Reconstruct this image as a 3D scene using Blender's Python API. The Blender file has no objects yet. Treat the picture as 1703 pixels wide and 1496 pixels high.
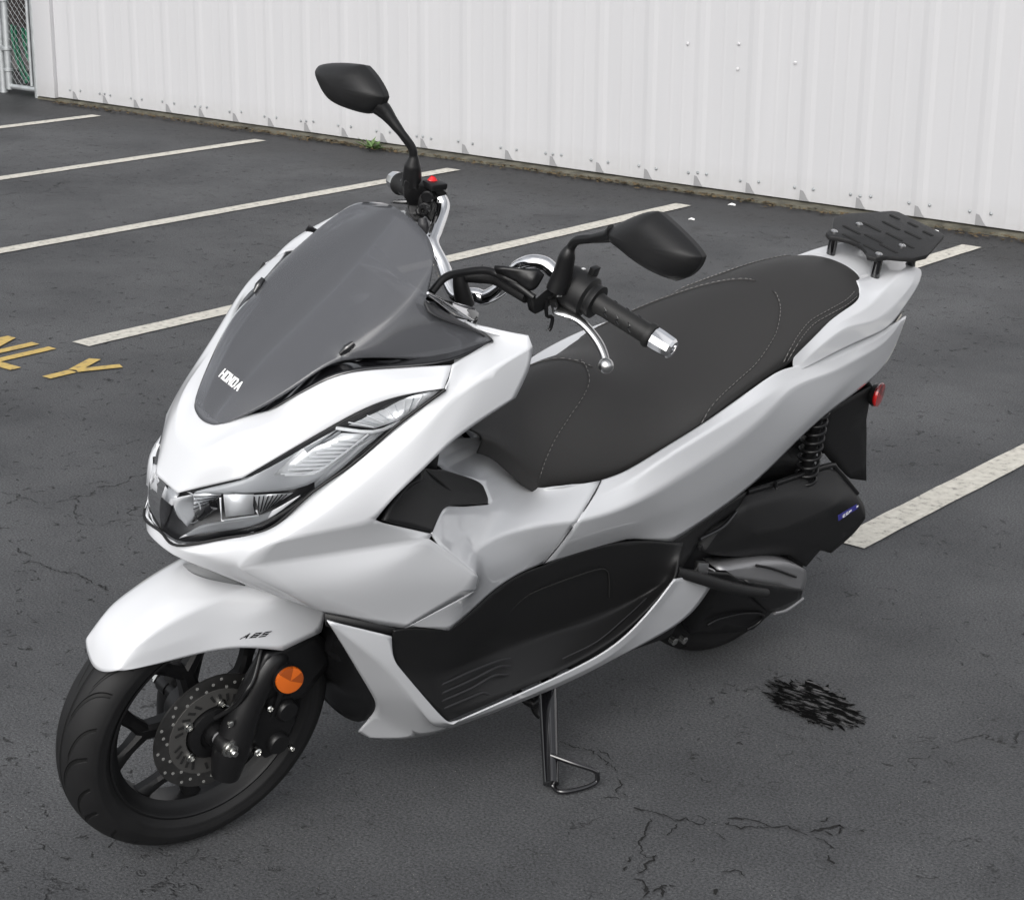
import bpy, bmesh, math, random
from mathutils import Vector, Matrix, noise
from mathutils.bvhtree import BVHTree
from math import radians, sin, cos, pi, atan2, sqrt
random.seed(7)
SC = bpy.context.scene
COL = SC.collection

# ------------------------------------------------------------------ camera
cam_d = bpy.data.cameras.new('camera'); cam = bpy.data.objects.new('camera', cam_d); COL.objects.link(cam)
cam_d.sensor_width = 36; cam_d.lens = 3212.24 / 1703 * 36; cam_d.clip_end = 500; cam_d.clip_start = .05
_R = Matrix.Rotation(radians(39.6215), 4, 'Z') @ Matrix.Rotation(-radians(17.4914), 4, 'X') @ Matrix.Rotation(radians(-0.4892), 4, 'Y')
cam.matrix_world = Matrix.Translation((0, 0, 1.6592)) @ _R @ Matrix.Rotation(radians(90), 4, 'X')
SC.camera = cam

# ------------------------------------------------------------------ world and sun (overcast)
SUN_EL, SUN_AZ = radians(38), radians(156)
W_ = bpy.data.worlds.new('World'); SC.world = W_; W_.use_nodes = True
wt = W_.node_tree; bg = wt.nodes['Background']
sky = wt.nodes.new('ShaderNodeTexSky'); sky.sky_type = 'NISHITA'; sky.sun_disc = False
sky.sun_elevation = SUN_EL; sky.sun_rotation = SUN_AZ; sky.dust_density = 4; sky.ozone_density = 1
hsv = wt.nodes.new('ShaderNodeHueSaturation'); hsv.inputs['Saturation'].default_value = .16
wt.links.new(sky.outputs[0], hsv.inputs['Color']); wtc = wt.nodes.new('ShaderNodeTexCoord'); wn = wt.nodes.new('ShaderNodeTexNoise'); wn.inputs['Scale'].default_value = 2.6; wn.inputs['Detail'].default_value = 4; wn.inputs['Roughness'].default_value = .45
wr = wt.nodes.new('ShaderNodeMapRange'); wr.inputs['From Min'].default_value = .35; wr.inputs['From Max'].default_value = .65; wr.inputs['To Min'].default_value = .72; wr.inputs['To Max'].default_value = 1.25
wm_ = wt.nodes.new('ShaderNodeVectorMath'); wm_.operation = 'SCALE'      # broken cloud cover
wt.links.new(wtc.outputs['Generated'], wn.inputs['Vector']); wt.links.new(wn.outputs['Fac'], wr.inputs['Value']); wt.links.new(hsv.outputs[0], wm_.inputs[0]); wt.links.new(wr.outputs[0], wm_.inputs['Scale']); wt.links.new(wm_.outputs[0], bg.inputs[0])
bg.inputs[1].default_value = .15
sd = bpy.data.lights.new('sun', 'SUN'); sd.energy = .4; sd.angle = radians(38); sd.color = (1, .98, .95)
sun = bpy.data.objects.new('sun', sd); COL.objects.link(sun)
_d = Vector((sin(SUN_AZ) * cos(SUN_EL), cos(SUN_AZ) * cos(SUN_EL), sin(SUN_EL)))
sun.rotation_euler = _d.to_track_quat('Z', 'Y').to_euler()
SC.view_settings.view_transform = 'Standard'; SC.view_settings.look = 'None'
SC.view_settings.exposure = 0.60; SC.view_settings.gamma = 1
SC.render.engine = 'CYCLES'
SC.cycles.max_bounces = 8; SC.cycles.transparent_max_bounces = 12; SC.cycles.use_denoising = True

# ------------------------------------------------------------------ materials
def new_mat(name):
    m = bpy.data.materials.new(name); m.use_nodes = True
    return m, m.node_tree.nodes, m.node_tree.links, m.node_tree.nodes['Principled BSDF']
def pmat(name, col, rough=.5, metal=0, coat=0, bump=0, bscale=400, spec=.5, var=0, vscale=6, coatr=.05, bdist=.001, rvar=0):
    m, n, l, p = new_mat(name)
    p.inputs['Base Color'].default_value = (*col, 1); p.inputs['Roughness'].default_value = rough
    p.inputs['Metallic'].default_value = metal; p.inputs['Coat Weight'].default_value = coat
    p.inputs['Coat Roughness'].default_value = coatr; p.inputs['Specular IOR Level'].default_value = spec
    tc = n.new('ShaderNodeTexCoord')
    if bump:
        t = n.new('ShaderNodeTexNoise'); t.inputs['Scale'].default_value = bscale; t.inputs['Detail'].default_value = 3
        b = n.new('ShaderNodeBump'); b.inputs['Strength'].default_value = bump; b.inputs['Distance'].default_value = bdist
        l.new(tc.outputs['Object'], t.inputs['Vector']); l.new(t.outputs['Fac'], b.inputs['Height']); l.new(b.outputs[0], p.inputs['Normal'])
    if var or rvar:
        t = n.new('ShaderNodeTexNoise'); t.inputs['Scale'].default_value = vscale; t.inputs['Detail'].default_value = 6
        l.new(tc.outputs['Object'], t.inputs['Vector'])
    if var:
        r = n.new('ShaderNodeValToRGB'); r.color_ramp.elements[0].position = .3; r.color_ramp.elements[1].position = .7
        r.color_ramp.elements[0].color = (*[c * (1 - var) for c in col], 1); r.color_ramp.elements[1].color = (*[min(1, c * (1 + var)) for c in col], 1)
        l.new(t.outputs['Fac'], r.inputs[0]); l.new(r.outputs[0], p.inputs['Base Color'])
    if rvar:
        mr = n.new('ShaderNodeMapRange'); mr.inputs['To Min'].default_value = max(.02, rough - rvar); mr.inputs['To Max'].default_value = rough + rvar
        mr.inputs['From Min'].default_value = .3; mr.inputs['From Max'].default_value = .7
        l.new(t.outputs['Fac'], mr.inputs['Value']); l.new(mr.outputs[0], p.inputs['Roughness'])
    return m
M = {}
M['white'] = pmat('pearl_white_paint', (.545, .555, .575), .30, coat=1, coatr=.04)
M['black'] = pmat('textured_black_plastic', (.0105, .0105, .011), .5, spec=.32, bump=.35, bscale=900, bdist=.0006)
M['black_smooth'] = pmat('satin_black_plastic', (.007, .007, .0075), .36, spec=.35, bump=.1, bscale=600)
M['black_gloss'] = pmat('gloss_black_plastic', (.006, .006, .007), .08, coat=1)
M['grey_plastic'] = pmat('dark_grey_plastic', (.02, .02, .022), .5, bump=.2, bscale=700)
M['seat'] = pmat('black_vinyl', (.022, .0212, .021), .58, bump=.6, bscale=650, bdist=.0009, spec=.42)
M['stitch'] = pmat('grey_thread', (.20, .195, .19), .8)
M['rubber'] = pmat('tyre_rubber', (.008, .008, .0085), .60, spec=.35, bump=.15, bscale=120, var=.2, vscale=20)
M['groove'] = pmat('tyre_groove', (.004, .004, .004), .9)
M['rim'] = pmat('black_wheel_paint', (.006, .006, .0065), .42, spec=.4, bump=.05, bscale=300)
M['black_metal'] = pmat('black_powder_coat', (.008, .008, .0085), .40, spec=.35, bump=.3, bscale=900, bdist=.0004)
M['chrome'] = pmat('chrome', (.82, .82, .83), .06, metal=1)
M['alloy'] = pmat('polished_alloy', (.62, .62, .62), .28, metal=1, bump=.04, bscale=200)
M['castalloy'] = pmat('cast_alloy', (.30, .30, .31), .42, metal=.6, bump=.2, bscale=300)
M['steel'] = pmat('disc_steel', (.12, .118, .116), .36, metal=.9, var=.25, vscale=30)
M['zinc'] = pmat('zinc_bolt', (.60, .60, .58), .22, metal=1)
M['amber'] = pmat('amber_reflector', (.50, .10, .008), .3, coat=.8)
M['amber_dark'] = pmat('amber_reflector_dark', (.26, .05, .005), .3, coat=.8)
M['red_dark'] = pmat('red_reflector_dark', (.12, .003, .003), .25, coat=.8)
M['red'] = pmat('red_reflector', (.42, .008, .008), .2, coat=1)
M['red_plastic'] = pmat('red_switch', (.6, .01, .015), .35)
M['lamp_silver'] = pmat('lamp_reflector', (.85, .86, .88), .22, metal=.3)
M['lamp_grey'] = pmat('lamp_bezel', (.46, .47, .49), .3, coat=.5)
M['lamp_dark'] = pmat('lamp_housing', (.02, .02, .022), .3)
M['lamp_white'] = pmat('light_guide', (.85, .86, .88), .3, coat=.5)
M['decal_white'] = pmat('white_print', (.8, .8, .8), .5)
M['decal_black'] = pmat('black_print', (.01, .01, .01), .4)
M['decal_blue'] = pmat('blue_print', (.03, .03, .20), .35)
M['grip'] = pmat('grip_rubber', (.008, .008, .008), .6, bump=.3, bscale=500)
M['screen_grey'] = pmat('reflection_strip', (.75, .76, .80), .4)

def clear_mat(name, tint, gloss=.06, body=0, bodycol=(.1, .1, .1), rough=.03):
    m, n, l, p = new_mat(name); n.remove(p); out = n['Material Output']
    tr = n.new('ShaderNodeBsdfTransparent'); tr.inputs[0].default_value = (*tint, 1)
    g = n.new('ShaderNodeBsdfGlossy'); g.inputs['Roughness'].default_value = rough; g.inputs['Color'].default_value = (1, 1, 1, 1)
    f = n.new('ShaderNodeFresnel'); f.inputs['IOR'].default_value = 1.46
    mx = n.new('ShaderNodeMixShader'); src = tr
    if body:
        df = n.new('ShaderNodeBsdfDiffuse'); df.inputs[0].default_value = (*bodycol, 1)
        m2 = n.new('ShaderNodeMixShader'); m2.inputs[0].default_value = body
        l.new(tr.outputs[0], m2.inputs[1]); l.new(df.outputs[0], m2.inputs[2]); src = m2
    l.new(f.outputs[0], mx.inputs[0]); l.new(src.outputs[0], mx.inputs[1]); l.new(g.outputs[0], mx.inputs[2])
    l.new(mx.outputs[0], out.inputs['Surface']); return m
M['lens'] = clear_mat('clear_lens', (.92, .93, .94))
M['smoke'] = clear_mat('smoked_acrylic', (.40, .405, .42), body=.40, bodycol=(.165, .17, .185), rough=.06)

def tyre_mat():
    m = M['rubber']; n = m.node_tree.nodes; l = m.node_tree.links; p = n['Principled BSDF']
    uv = n.new('ShaderNodeUVMap'); sx = n.new('ShaderNodeSeparateXYZ'); l.new(uv.outputs[0], sx.inputs[0])
    def mt(op, a, b=None, c=None, clamp=False):
        t = n.new('ShaderNodeMath'); t.operation = op; t.use_clamp = clamp
        for i, v in enumerate((a, b, c)):
            if v is None: continue
            if isinstance(v, (int, float)): t.inputs[i].default_value = v
            else: l.new(v, t.inputs[i])
        return t.outputs[0]
    U_, V_ = sx.outputs['X'], sx.outputs['Y']
    S = mt('ABSOLUTE', V_); U2 = mt('ADD', U_, mt('MULTIPLY', mt('LESS_THAN', V_, 0), .5))
    tot = None
    for c_, s0, s1, w in ((.12, .14, 1.02, .034), (.62, .38, 1.08, .028)):
        e = mt('MULTIPLY', mt('EXPONENT', mt('MULTIPLY', mt('SUBTRACT', S, s0), -3.6)), .62)
        x = mt('FRACT', mt('ADD', mt('ADD', U2, e), .5 - c_)); dd = mt('ABSOLUTE', mt('SUBTRACT', x, .5))
        wid = mt('MULTIPLY', mt('ADD', .5, mt('MULTIPLY', e, 1.7)), w * 2)
        g = mt('SUBTRACT', 1, mt('DIVIDE', dd, wid), clamp=True); g = mt('MULTIPLY', g, 2.2, clamp=True)
        g = mt('MULTIPLY', g, mt('MULTIPLY', mt('GREATER_THAN', S, s0), mt('LESS_THAN', S, s1)))
        tot = g if tot is None else mt('MAXIMUM', tot, g)
    line = mt('MULTIPLY', mt('SUBTRACT', 1, mt('DIVIDE', mt('ABSOLUTE', mt('ADD', V_, -.05)), .05), clamp=True), 2, clamp=True)
    tot = mt('MAXIMUM', tot, line)
    cr = p.inputs['Base Color'].links[0].from_socket; mx = n.new('ShaderNodeMix'); mx.data_type = 'RGBA'
    l.new(tot, mx.inputs[0]); l.new(cr, mx.inputs[6]); mx.inputs[7].default_value = (.0015, .0015, .0015, 1); l.new(mx.outputs[2], p.inputs['Base Color'])
    b = n.new('ShaderNodeBump'); b.inputs['Strength'].default_value = 1; b.inputs['Distance'].default_value = .004; b.invert = True
    l.new(tot, b.inputs['Height']); old = p.inputs['Normal'].links[0].from_socket; l.new(old, b.inputs['Normal']); l.new(b.outputs[0], p.inputs['Normal'])
tyre_mat()

# ------------------------------------------------------------------ object helpers
def link(name, me, mat, parent=None, smooth=None):
    o = bpy.data.objects.new(name, me); COL.objects.link(o)
    if mat is not None and not me.materials: me.materials.append(M[mat] if isinstance(mat, str) else mat)
    if parent is not None: o.parent = parent
    if smooth is not None:
        for p in me.polygons: p.use_smooth = True
        if smooth < 180: me.set_sharp_from_angle(angle=radians(smooth))
    return o
def from_bm(name, bm, mat, parent=None, smooth=35):
    me = bpy.data.meshes.new(name); bm.normal_update(); bm.to_mesh(me); bm.free()
    return link(name, me, mat, parent, smooth)
def tag(o, label=None, cat=None, group=None, kind=None):
    if label: o['label'] = label
    if cat: o['category'] = cat
    if group: o['group'] = group
    if kind: o['kind'] = kind
    return o
EYE = Vector((2.88, 2.19, 2.23))
def cage(name, V, F, crease='', mat='white', sym='copy', th=.003, lv=3, parent=None, outward=None, bev=0, flip=False, crisp=None, bs='PRESERVE_CORNERS'):
    """Subdivision cage. V name->xyz, F list of vertex-name strings, crease chains 'a-b-c:w, ...'."""
    names = list(V); bm = bmesh.new(); vv = {}
    cl = bm.edges.layers.float.new('crease_edge'); vcl = bm.verts.layers.float.new('crease_vert')
    for k in names: vv[k] = bm.verts.new(V[k])
    faces = []
    for f in F: faces.append(bm.faces.new([vv[k] for k in f.split()]))
    bmesh.ops.recalc_face_normals(bm, faces=bm.faces[:])
    bm.normal_update()
    s = 0
    for f in bm.faces:
        c = f.calc_center_median(); d = (outward if outward else (EYE - c)).normalized(); s += f.normal.dot(d) * f.calc_area()
    if (s < 0) != flip: bmesh.ops.reverse_faces(bm, faces=bm.faces[:])
    E_ = {}
    for chain in [c.strip() for c in crease.split(',') if c.strip()]:
        w = 1.0
        if ':' in chain: chain, w = chain.split(':'); w = float(w)
        ks = chain.split('-')
        for a, b in zip(ks, ks[1:]):
            e = bm.edges.get((vv[a], vv[b]))
            if e: e[cl] = w
            else: print('no edge', name, a, b)
    if crisp:
        for k in crisp.split(): vv[k][vcl] = 1.0
    if sym == 'weld':
        geom = bm.faces[:]; r = bmesh.ops.duplicate(bm, geom=bm.verts[:] + bm.edges[:] + bm.faces[:])
        nf = [g for g in r['geom'] if isinstance(g, bmesh.types.BMFace)]
        nv = [g for g in r['geom'] if isinstance(g, bmesh.types.BMVert)]
        for g in nv: g.co.y = -g.co.y
        bmesh.ops.reverse_faces(bm, faces=nf)
        bmesh.ops.remove_doubles(bm, verts=[v for v in bm.verts if abs(v.co.y) < .0015], dist=.0005)
    me = bpy.data.meshes.new(name); bm.to_mesh(me)
    outs = []
    def mk(me):
        o = link(name, me, mat, parent); 
        for p in me.polygons: p.use_smooth = True
        if lv:
            m = o.modifiers.new('subd', 'SUBSURF'); m.levels = m.render_levels = lv; m.boundary_smooth = bs
        if th:
            m = o.modifiers.new('solid', 'SOLIDIFY'); m.thickness = th; m.offset = -1; m.use_even_offset = False
            if bev:
                m = o.modifiers.new('bev', 'BEVEL'); m.width = bev; m.segments = 2; m.limit_method = 'ANGLE'; m.angle_limit = radians(50)
        return o
    outs.append(mk(me))
    if sym == 'copy':
        for v in bm.verts: v.co.y = -v.co.y
        bmesh.ops.reverse_faces(bm, faces=bm.faces[:])
        me2 = bpy.data.meshes.new(name); bm.to_mesh(me2); outs.append(mk(me2))
    bm.free()
    return outs
def grid(name, rows, crease_rows=(), crease_cols=(), closed=False, **kw):
    V = {}; F = []; n = len(rows[0])
    for i, r in enumerate(rows):
        assert len(r) == n, (name, i, len(r), n)
        for j, p in enumerate(r): V[f'{i}_{j}'] = p
    for i in range(len(rows) - 1):
        for j in range(n - 1): F.append(f'{i}_{j} {i+1}_{j} {i+1}_{j+1} {i}_{j+1}')
    ch = []
    for i in crease_rows:
        w = ''; j0 = 0
        if isinstance(i, tuple): j0 = i[2] if len(i) > 2 else 0; i, w = i[0], ':' + str(i[1])
        ch.append('-'.join(f'{i}_{j}' for j in range(j0, n)) + w)
    for j in crease_cols:
        w = ''
        if isinstance(j, tuple): j, w = j[0], ':' + str(j[1])
        ch.append('-'.join(f'{i}_{j}' for i in range(len(rows))) + w)
    return cage(name, V, F, ','.join(ch), **kw)
def mid(p, q, t=.5, dy=0): return tuple(a + (b - a) * t for a, b in zip(p, q))
def off(p, dx=0, dy=0, dz=0): return (p[0] + dx, p[1] + dy, p[2] + dz)
def c0(p, dx=0, dz=0): return (p[0] + dx, 0, p[2] + dz)
def mir(p): return (p[0], -p[1], p[2])
def spline(pts, n=8):
    pts = [Vector(p) for p in pts]
    if len(pts) < 3: return [pts[0].lerp(pts[-1], i / n) for i in range(n + 1)]
    out = []
    P_ = [pts[0] * 2 - pts[1]] + pts + [pts[-1] * 2 - pts[-2]]
    for i in range(1, len(P_) - 2):
        a, b, c, d = P_[i - 1:i + 3]
        for k in range(n):
            t = k / n
            out.append(.5 * ((2 * b) + (c - a) * t + (2 * a - 5 * b + 4 * c - d) * t * t + (3 * b - a - 3 * c + d) * t ** 3))
    out.append(pts[-1]); return out
def tube_bm(bm, pts, r, seg=12, smooth_n=8, caps=True, close=False):
    if smooth_n: path = spline(pts, smooth_n)
    else: path = [Vector(p) for p in pts]
    N_ = len(path)
    rs = r if isinstance(r, (list, tuple)) else [r] * len(pts)
    def rad(i):
        t = i / (N_ - 1) * (len(rs) - 1); k = min(int(t), len(rs) - 2) if len(rs) > 1 else 0
        return rs[0] if len(rs) == 1 else rs[k] + (rs[k + 1] - rs[k]) * (t - k)
    rings = []; up = None
    for i, p in enumerate(path):
        if close: t = (path[(i + 1) % N_] - path[i - 1]).normalized()
        else: t = (path[min(i + 1, N_ - 1)] - path[max(i - 1, 0)]).normalized()
        if up is None:
            up = Vector((0, 0, 1)) if abs(t.z) < .9 else Vector((1, 0, 0))
        u = (up - t * up.dot(t)).normalized(); v = t.cross(u); up = u
        rings.append([bm.verts.new(p + (u * cos(a) + v * sin(a)) * rad(i)) for a in [2 * pi * k / seg for k in range(seg)]])
    M_ = N_ if close else N_ - 1
    for i in range(M_):
        a, b = rings[i], rings[(i + 1) % N_]
        for k in range(seg): bm.faces.new((a[k], a[(k + 1) % seg], b[(k + 1) % seg], b[k]))
    if caps and not close:
        bm.faces.new(rings[0][::-1]); bm.faces.new(rings[-1])
def tube(name, pts, r, mat, parent=None, seg=14, n=8, smooth=50):
    bm = bmesh.new(); tube_bm(bm, pts, r, seg, n); bmesh.ops.recalc_face_normals(bm, faces=bm.faces[:]); return from_bm(name, bm, mat, parent, smooth)
def frame(p, axis, up=(0, 0, 1)):
    z = Vector(axis).normalized(); u = Vector(up)
    if abs(z.dot(u)) > .98: u = Vector((1, 0, 0))
    x = u.cross(z).normalized(); y = z.cross(x)
    m = Matrix((x, y, z)).transposed().to_4x4(); m.translation = Vector(p); return m
def lathe_bm(bm, prof, mat4, seg=32, cap=True):
    rings = []
    for r, z in prof:
        rings.append([bm.verts.new(mat4 @ Vector((r * cos(a), r * sin(a), z))) for a in [2 * pi * k / seg for k in range(seg)]])
    for a, b in zip(rings, rings[1:]):
        for k in range(seg): bm.faces.new((a[k], a[(k + 1) % seg], b[(k + 1) % seg], b[k]))
    if cap:
        bm.faces.new(rings[0][::-1]); bm.faces.new(rings[-1])
def lathe(name, prof, p, axis, mat, parent=None, seg=32, cap=True, smooth=40):
    bm = bmesh.new(); lathe_bm(bm, prof, frame(p, axis), seg, cap); bmesh.ops.recalc_face_normals(bm, faces=bm.faces[:]); return from_bm(name, bm, mat, parent, smooth)
def prism_bm(bm, poly, vec, bev=0):
    vec = Vector(vec); a = [bm.verts.new(p) for p in poly]; b = [bm.verts.new(Vector(p) + vec) for p in poly]
    n = len(poly); fs = [bm.faces.new(a[::-1]), bm.faces.new(b)]
    for k in range(n): fs.append(bm.faces.new((a[k], a[(k + 1) % n], b[(k + 1) % n], b[k])))
    return fs
def prism(name, poly, vec, mat, parent=None, bev=.001, smooth=35, seg=2):
    bm = bmesh.new(); prism_bm(bm, poly, vec); bmesh.ops.recalc_face_normals(bm, faces=bm.faces[:])
    if bev: bmesh.ops.bevel(bm, geom=bm.edges[:], offset=bev, segments=seg, affect='EDGES', profile=.6, clamp_overlap=True)
    return from_bm(name, bm, mat, parent, smooth)
def box_bm(bm, c, size, rot=None, bev=0):
    r = bmesh.ops.create_cube(bm, size=1); vs = r['verts']; m = Matrix.Translation(c) @ (rot.to_4x4() if rot else Matrix()) @ Matrix.Diagonal((*size, 1))
    bmesh.ops.transform(bm, matrix=m, verts=vs)
    if bev:
        es = list({e for v in vs for e in v.link_edges}); bmesh.ops.bevel(bm, geom=es, offset=bev, segments=2, affect='EDGES', profile=.6)
def box(name, c, size, mat, parent=None, rot=None, bev=.002, smooth=35):
    bm = bmesh.new(); box_bm(bm, c, size, rot, bev); return from_bm(name, bm, mat, parent, smooth)
def copy_tree(o, parent=None):
    c = o.copy(); COL.objects.link(c); c.parent = parent if parent is not None else o.parent
    for ch in o.children: copy_tree(ch, c)
    return c
def surf_strip(name, pts, w, mat, parent, lift=.001, n=8):      # a thin raised cord lying on a surface
    return tube(name, pts, w, mat, parent, seg=6, n=n)

# ================================================================== SETTING
YW = 7.9535
def asphalt_mat():
    m, n, l, p = new_mat('asphalt')
    tc = n.new('ShaderNodeTexCoord'); pos = tc.outputs['Object']
    def nz(scale, detail=4, rough=.55, src=pos):
        t = n.new('ShaderNodeTexNoise'); t.inputs['Scale'].default_value = scale; t.inputs['Detail'].default_value = detail; t.inputs['Roughness'].default_value = rough; l.new(src, t.inputs['Vector']); return t.outputs['Fac']
    def ramp(src, a, b, ca=(0, 0, 0, 1), cb=(1, 1, 1, 1)):
        r = n.new('ShaderNodeValToRGB'); r.color_ramp.elements[0].position = a; r.color_ramp.elements[1].position = b; r.color_ramp.elements[0].color = ca; r.color_ramp.elements[1].color = cb; l.new(src, r.inputs[0]); return r.outputs[0]
    def mth(op, a, b=None, clamp=False):
        t = n.new('ShaderNodeMath'); t.operation = op; t.use_clamp = clamp
        for i, v in enumerate((a, b)):
            if v is None: continue
            if isinstance(v, (int, float)): t.inputs[i].default_value = v
            else: l.new(v, t.inputs[i])
        return t.outputs[0]
    def mixc(f, a, b):
        t = n.new('ShaderNodeMix'); t.data_type = 'RGBA'
        if isinstance(f, (int, float)): t.inputs[0].default_value = f
        else: l.new(f, t.inputs[0])
        for i, v in ((6, a), (7, b)):
            if isinstance(v, tuple): t.inputs[i].default_value = v
            else: l.new(v, t.inputs[i])
        return t.outputs[2]
    base = ramp(nz(1.6, 7, .62), .34, .66, (.050, .0515, .055, 1), (.086, .088, .092, 1))
    fine = ramp(nz(190, 4, .75), .34, .68, (.35, .35, .35, 1), (1.75, 1.75, 1.75, 1))
    mul = n.new('ShaderNodeMix'); mul.data_type = 'RGBA'; mul.blend_type = 'MULTIPLY'; mul.inputs[0].default_value = 1; l.new(base, mul.inputs[6]); l.new(fine, mul.inputs[7])
    col = mul.outputs[2]
    # light stone specks
    v = n.new('ShaderNodeTexVoronoi'); v.inputs['Scale'].default_value = 90; l.new(pos, v.inputs['Vector'])
    sp = mth('LESS_THAN', v.outputs['Distance'], .075); col = mixc(mth('MULTIPLY', sp, ramp(nz(14, 1), .5, .62)), col, (.34, .33, .30, 1))
    # small dark pits and cracks, drawn out by a warped cell pattern, patchy
    w = n.new('ShaderNodeTexNoise'); w.inputs['Scale'].default_value = 9; w.inputs['Detail'].default_value = 5; l.new(pos, w.inputs['Vector'])
    add = n.new('ShaderNodeVectorMath'); add.operation = 'MULTIPLY_ADD'; l.new(w.outputs['Color'], add.inputs[0]); add.inputs[1].default_value = (.22, .22, .22); l.new(pos, add.inputs[2])
    v2 = n.new('ShaderNodeTexVoronoi'); v2.feature = 'DISTANCE_TO_EDGE'; v2.inputs['Scale'].default_value = 2.2; l.new(add.outputs[0], v2.inputs['Vector'])
    crack = ramp(v2.outputs['Distance'], .002, .009, (1, 1, 1, 1), (0, 0, 0, 1))
    crack = mth('MULTIPLY', crack, ramp(nz(1.1, 3), .56, .66)); crack = mth('MULTIPLY', crack, ramp(nz(26, 3), .40, .52))
    v3 = n.new('ShaderNodeTexVoronoi'); v3.feature = 'DISTANCE_TO_EDGE'; v3.inputs['Scale'].default_value = 13; l.new(add.outputs[0], v3.inputs['Vector'])
    pit = ramp(v3.outputs['Distance'], .01, .05, (1, 1, 1, 1), (0, 0, 0, 1)); pit = mth('MULTIPLY', pit, ramp(nz(24, 4, .7), .55, .62)); sx0 = n.new('ShaderNodeSeparateXYZ'); l.new(pos, sx0.inputs[0])
    old_side = n.new('ShaderNodeMapRange'); old_side.inputs['From Min'].default_value = -2.3; old_side.inputs['From Max'].default_value = -3.4; old_side.inputs['To Min'].default_value = 0; old_side.inputs['To Max'].default_value = .16; l.new(sx0.outputs['X'], old_side.inputs['Value'])
    pit = mth('MULTIPLY', pit, ramp(mth('ADD', nz(1.7, 3), old_side.outputs[0]), .40, .62))
    dark = mth('MAXIMUM', crack, pit, True)
    col = mixc(mth('MULTIPLY', dark, .9), col, (.006, .006, .006, 1))
    # damp darker band along the wall
    sx = n.new('ShaderNodeSeparateXYZ'); l.new(pos, sx.inputs[0])
    edge = mth('ADD', sx.outputs['Y'], mth('MULTIPLY', nz(1.6, 5), 1.5))
    wet = ramp(mth('MULTIPLY', edge, .1), .795, .835)
    spots = mth('MULTIPLY', ramp(nz(5.5, 6, .7), .56, .66), ramp(mth('MULTIPLY', edge, .1), .68, .78))
    wetall = mth('MAXIMUM', mth('MULTIPLY', wet, .8), mth('MULTIPLY', spots, .75))
    col = mixc(wetall, col, (.016, .016, .017, 1))
    l.new(col, p.inputs['Base Color'])
    rr = n.new('ShaderNodeMapRange'); rr.inputs['To Min'].default_value = .80; rr.inputs['To Max'].default_value = .5; l.new(wetall, rr.inputs['Value']); l.new(rr.outputs[0], p.inputs['Roughness'])
    p.inputs['Specular IOR Level'].default_value = .35
    hgt = mth('SUBTRACT', mth('ADD', mth('MULTIPLY', nz(260, 4, .7), .75), mth('MULTIPLY', nz(60, 3), .25)), mth('MULTIPLY', dark, 1.6))
    b = n.new('ShaderNodeBump'); b.inputs['Strength'].default_value = .9; b.inputs['Distance'].default_value = .0048; l.new(hgt, b.inputs['Height']); l.new(b.outputs[0], p.inputs['Normal'])
    return m
def paint_mat(name, c1, c2):
    m, n, l, p = new_mat(name); tc = n.new('ShaderNodeTexCoord')
    t = n.new('ShaderNodeTexNoise'); t.inputs['Scale'].default_value = 38; t.inputs['Detail'].default_value = 8; t.inputs['Roughness'].default_value = .7; l.new(tc.outputs['Object'], t.inputs['Vector'])
    r = n.new('ShaderNodeValToRGB'); e = r.color_ramp.elements; e[0].position = .30; e[0].color = (.10, .10, .095, 1); e[1].position = .44; e[1].color = (*c2, 1); x = e.new(.7); x.color = (*c1, 1)
    l.new(t.outputs['Fac'], r.inputs[0]); l.new(r.outputs[0], p.inputs['Base Color']); p.inputs['Roughness'].default_value = .75
    t2 = n.new('ShaderNodeTexNoise'); t2.inputs['Scale'].default_value = 170; l.new(tc.outputs['Object'], t2.inputs['Vector'])
    b = n.new('ShaderNodeBump'); b.inputs['Strength'].default_value = .7; b.inputs['Distance'].default_value = .003; l.new(t2.outputs['Fac'], b.inputs['Height']); l.new(b.outputs[0], p.inputs['Normal'])
    return m
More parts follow.
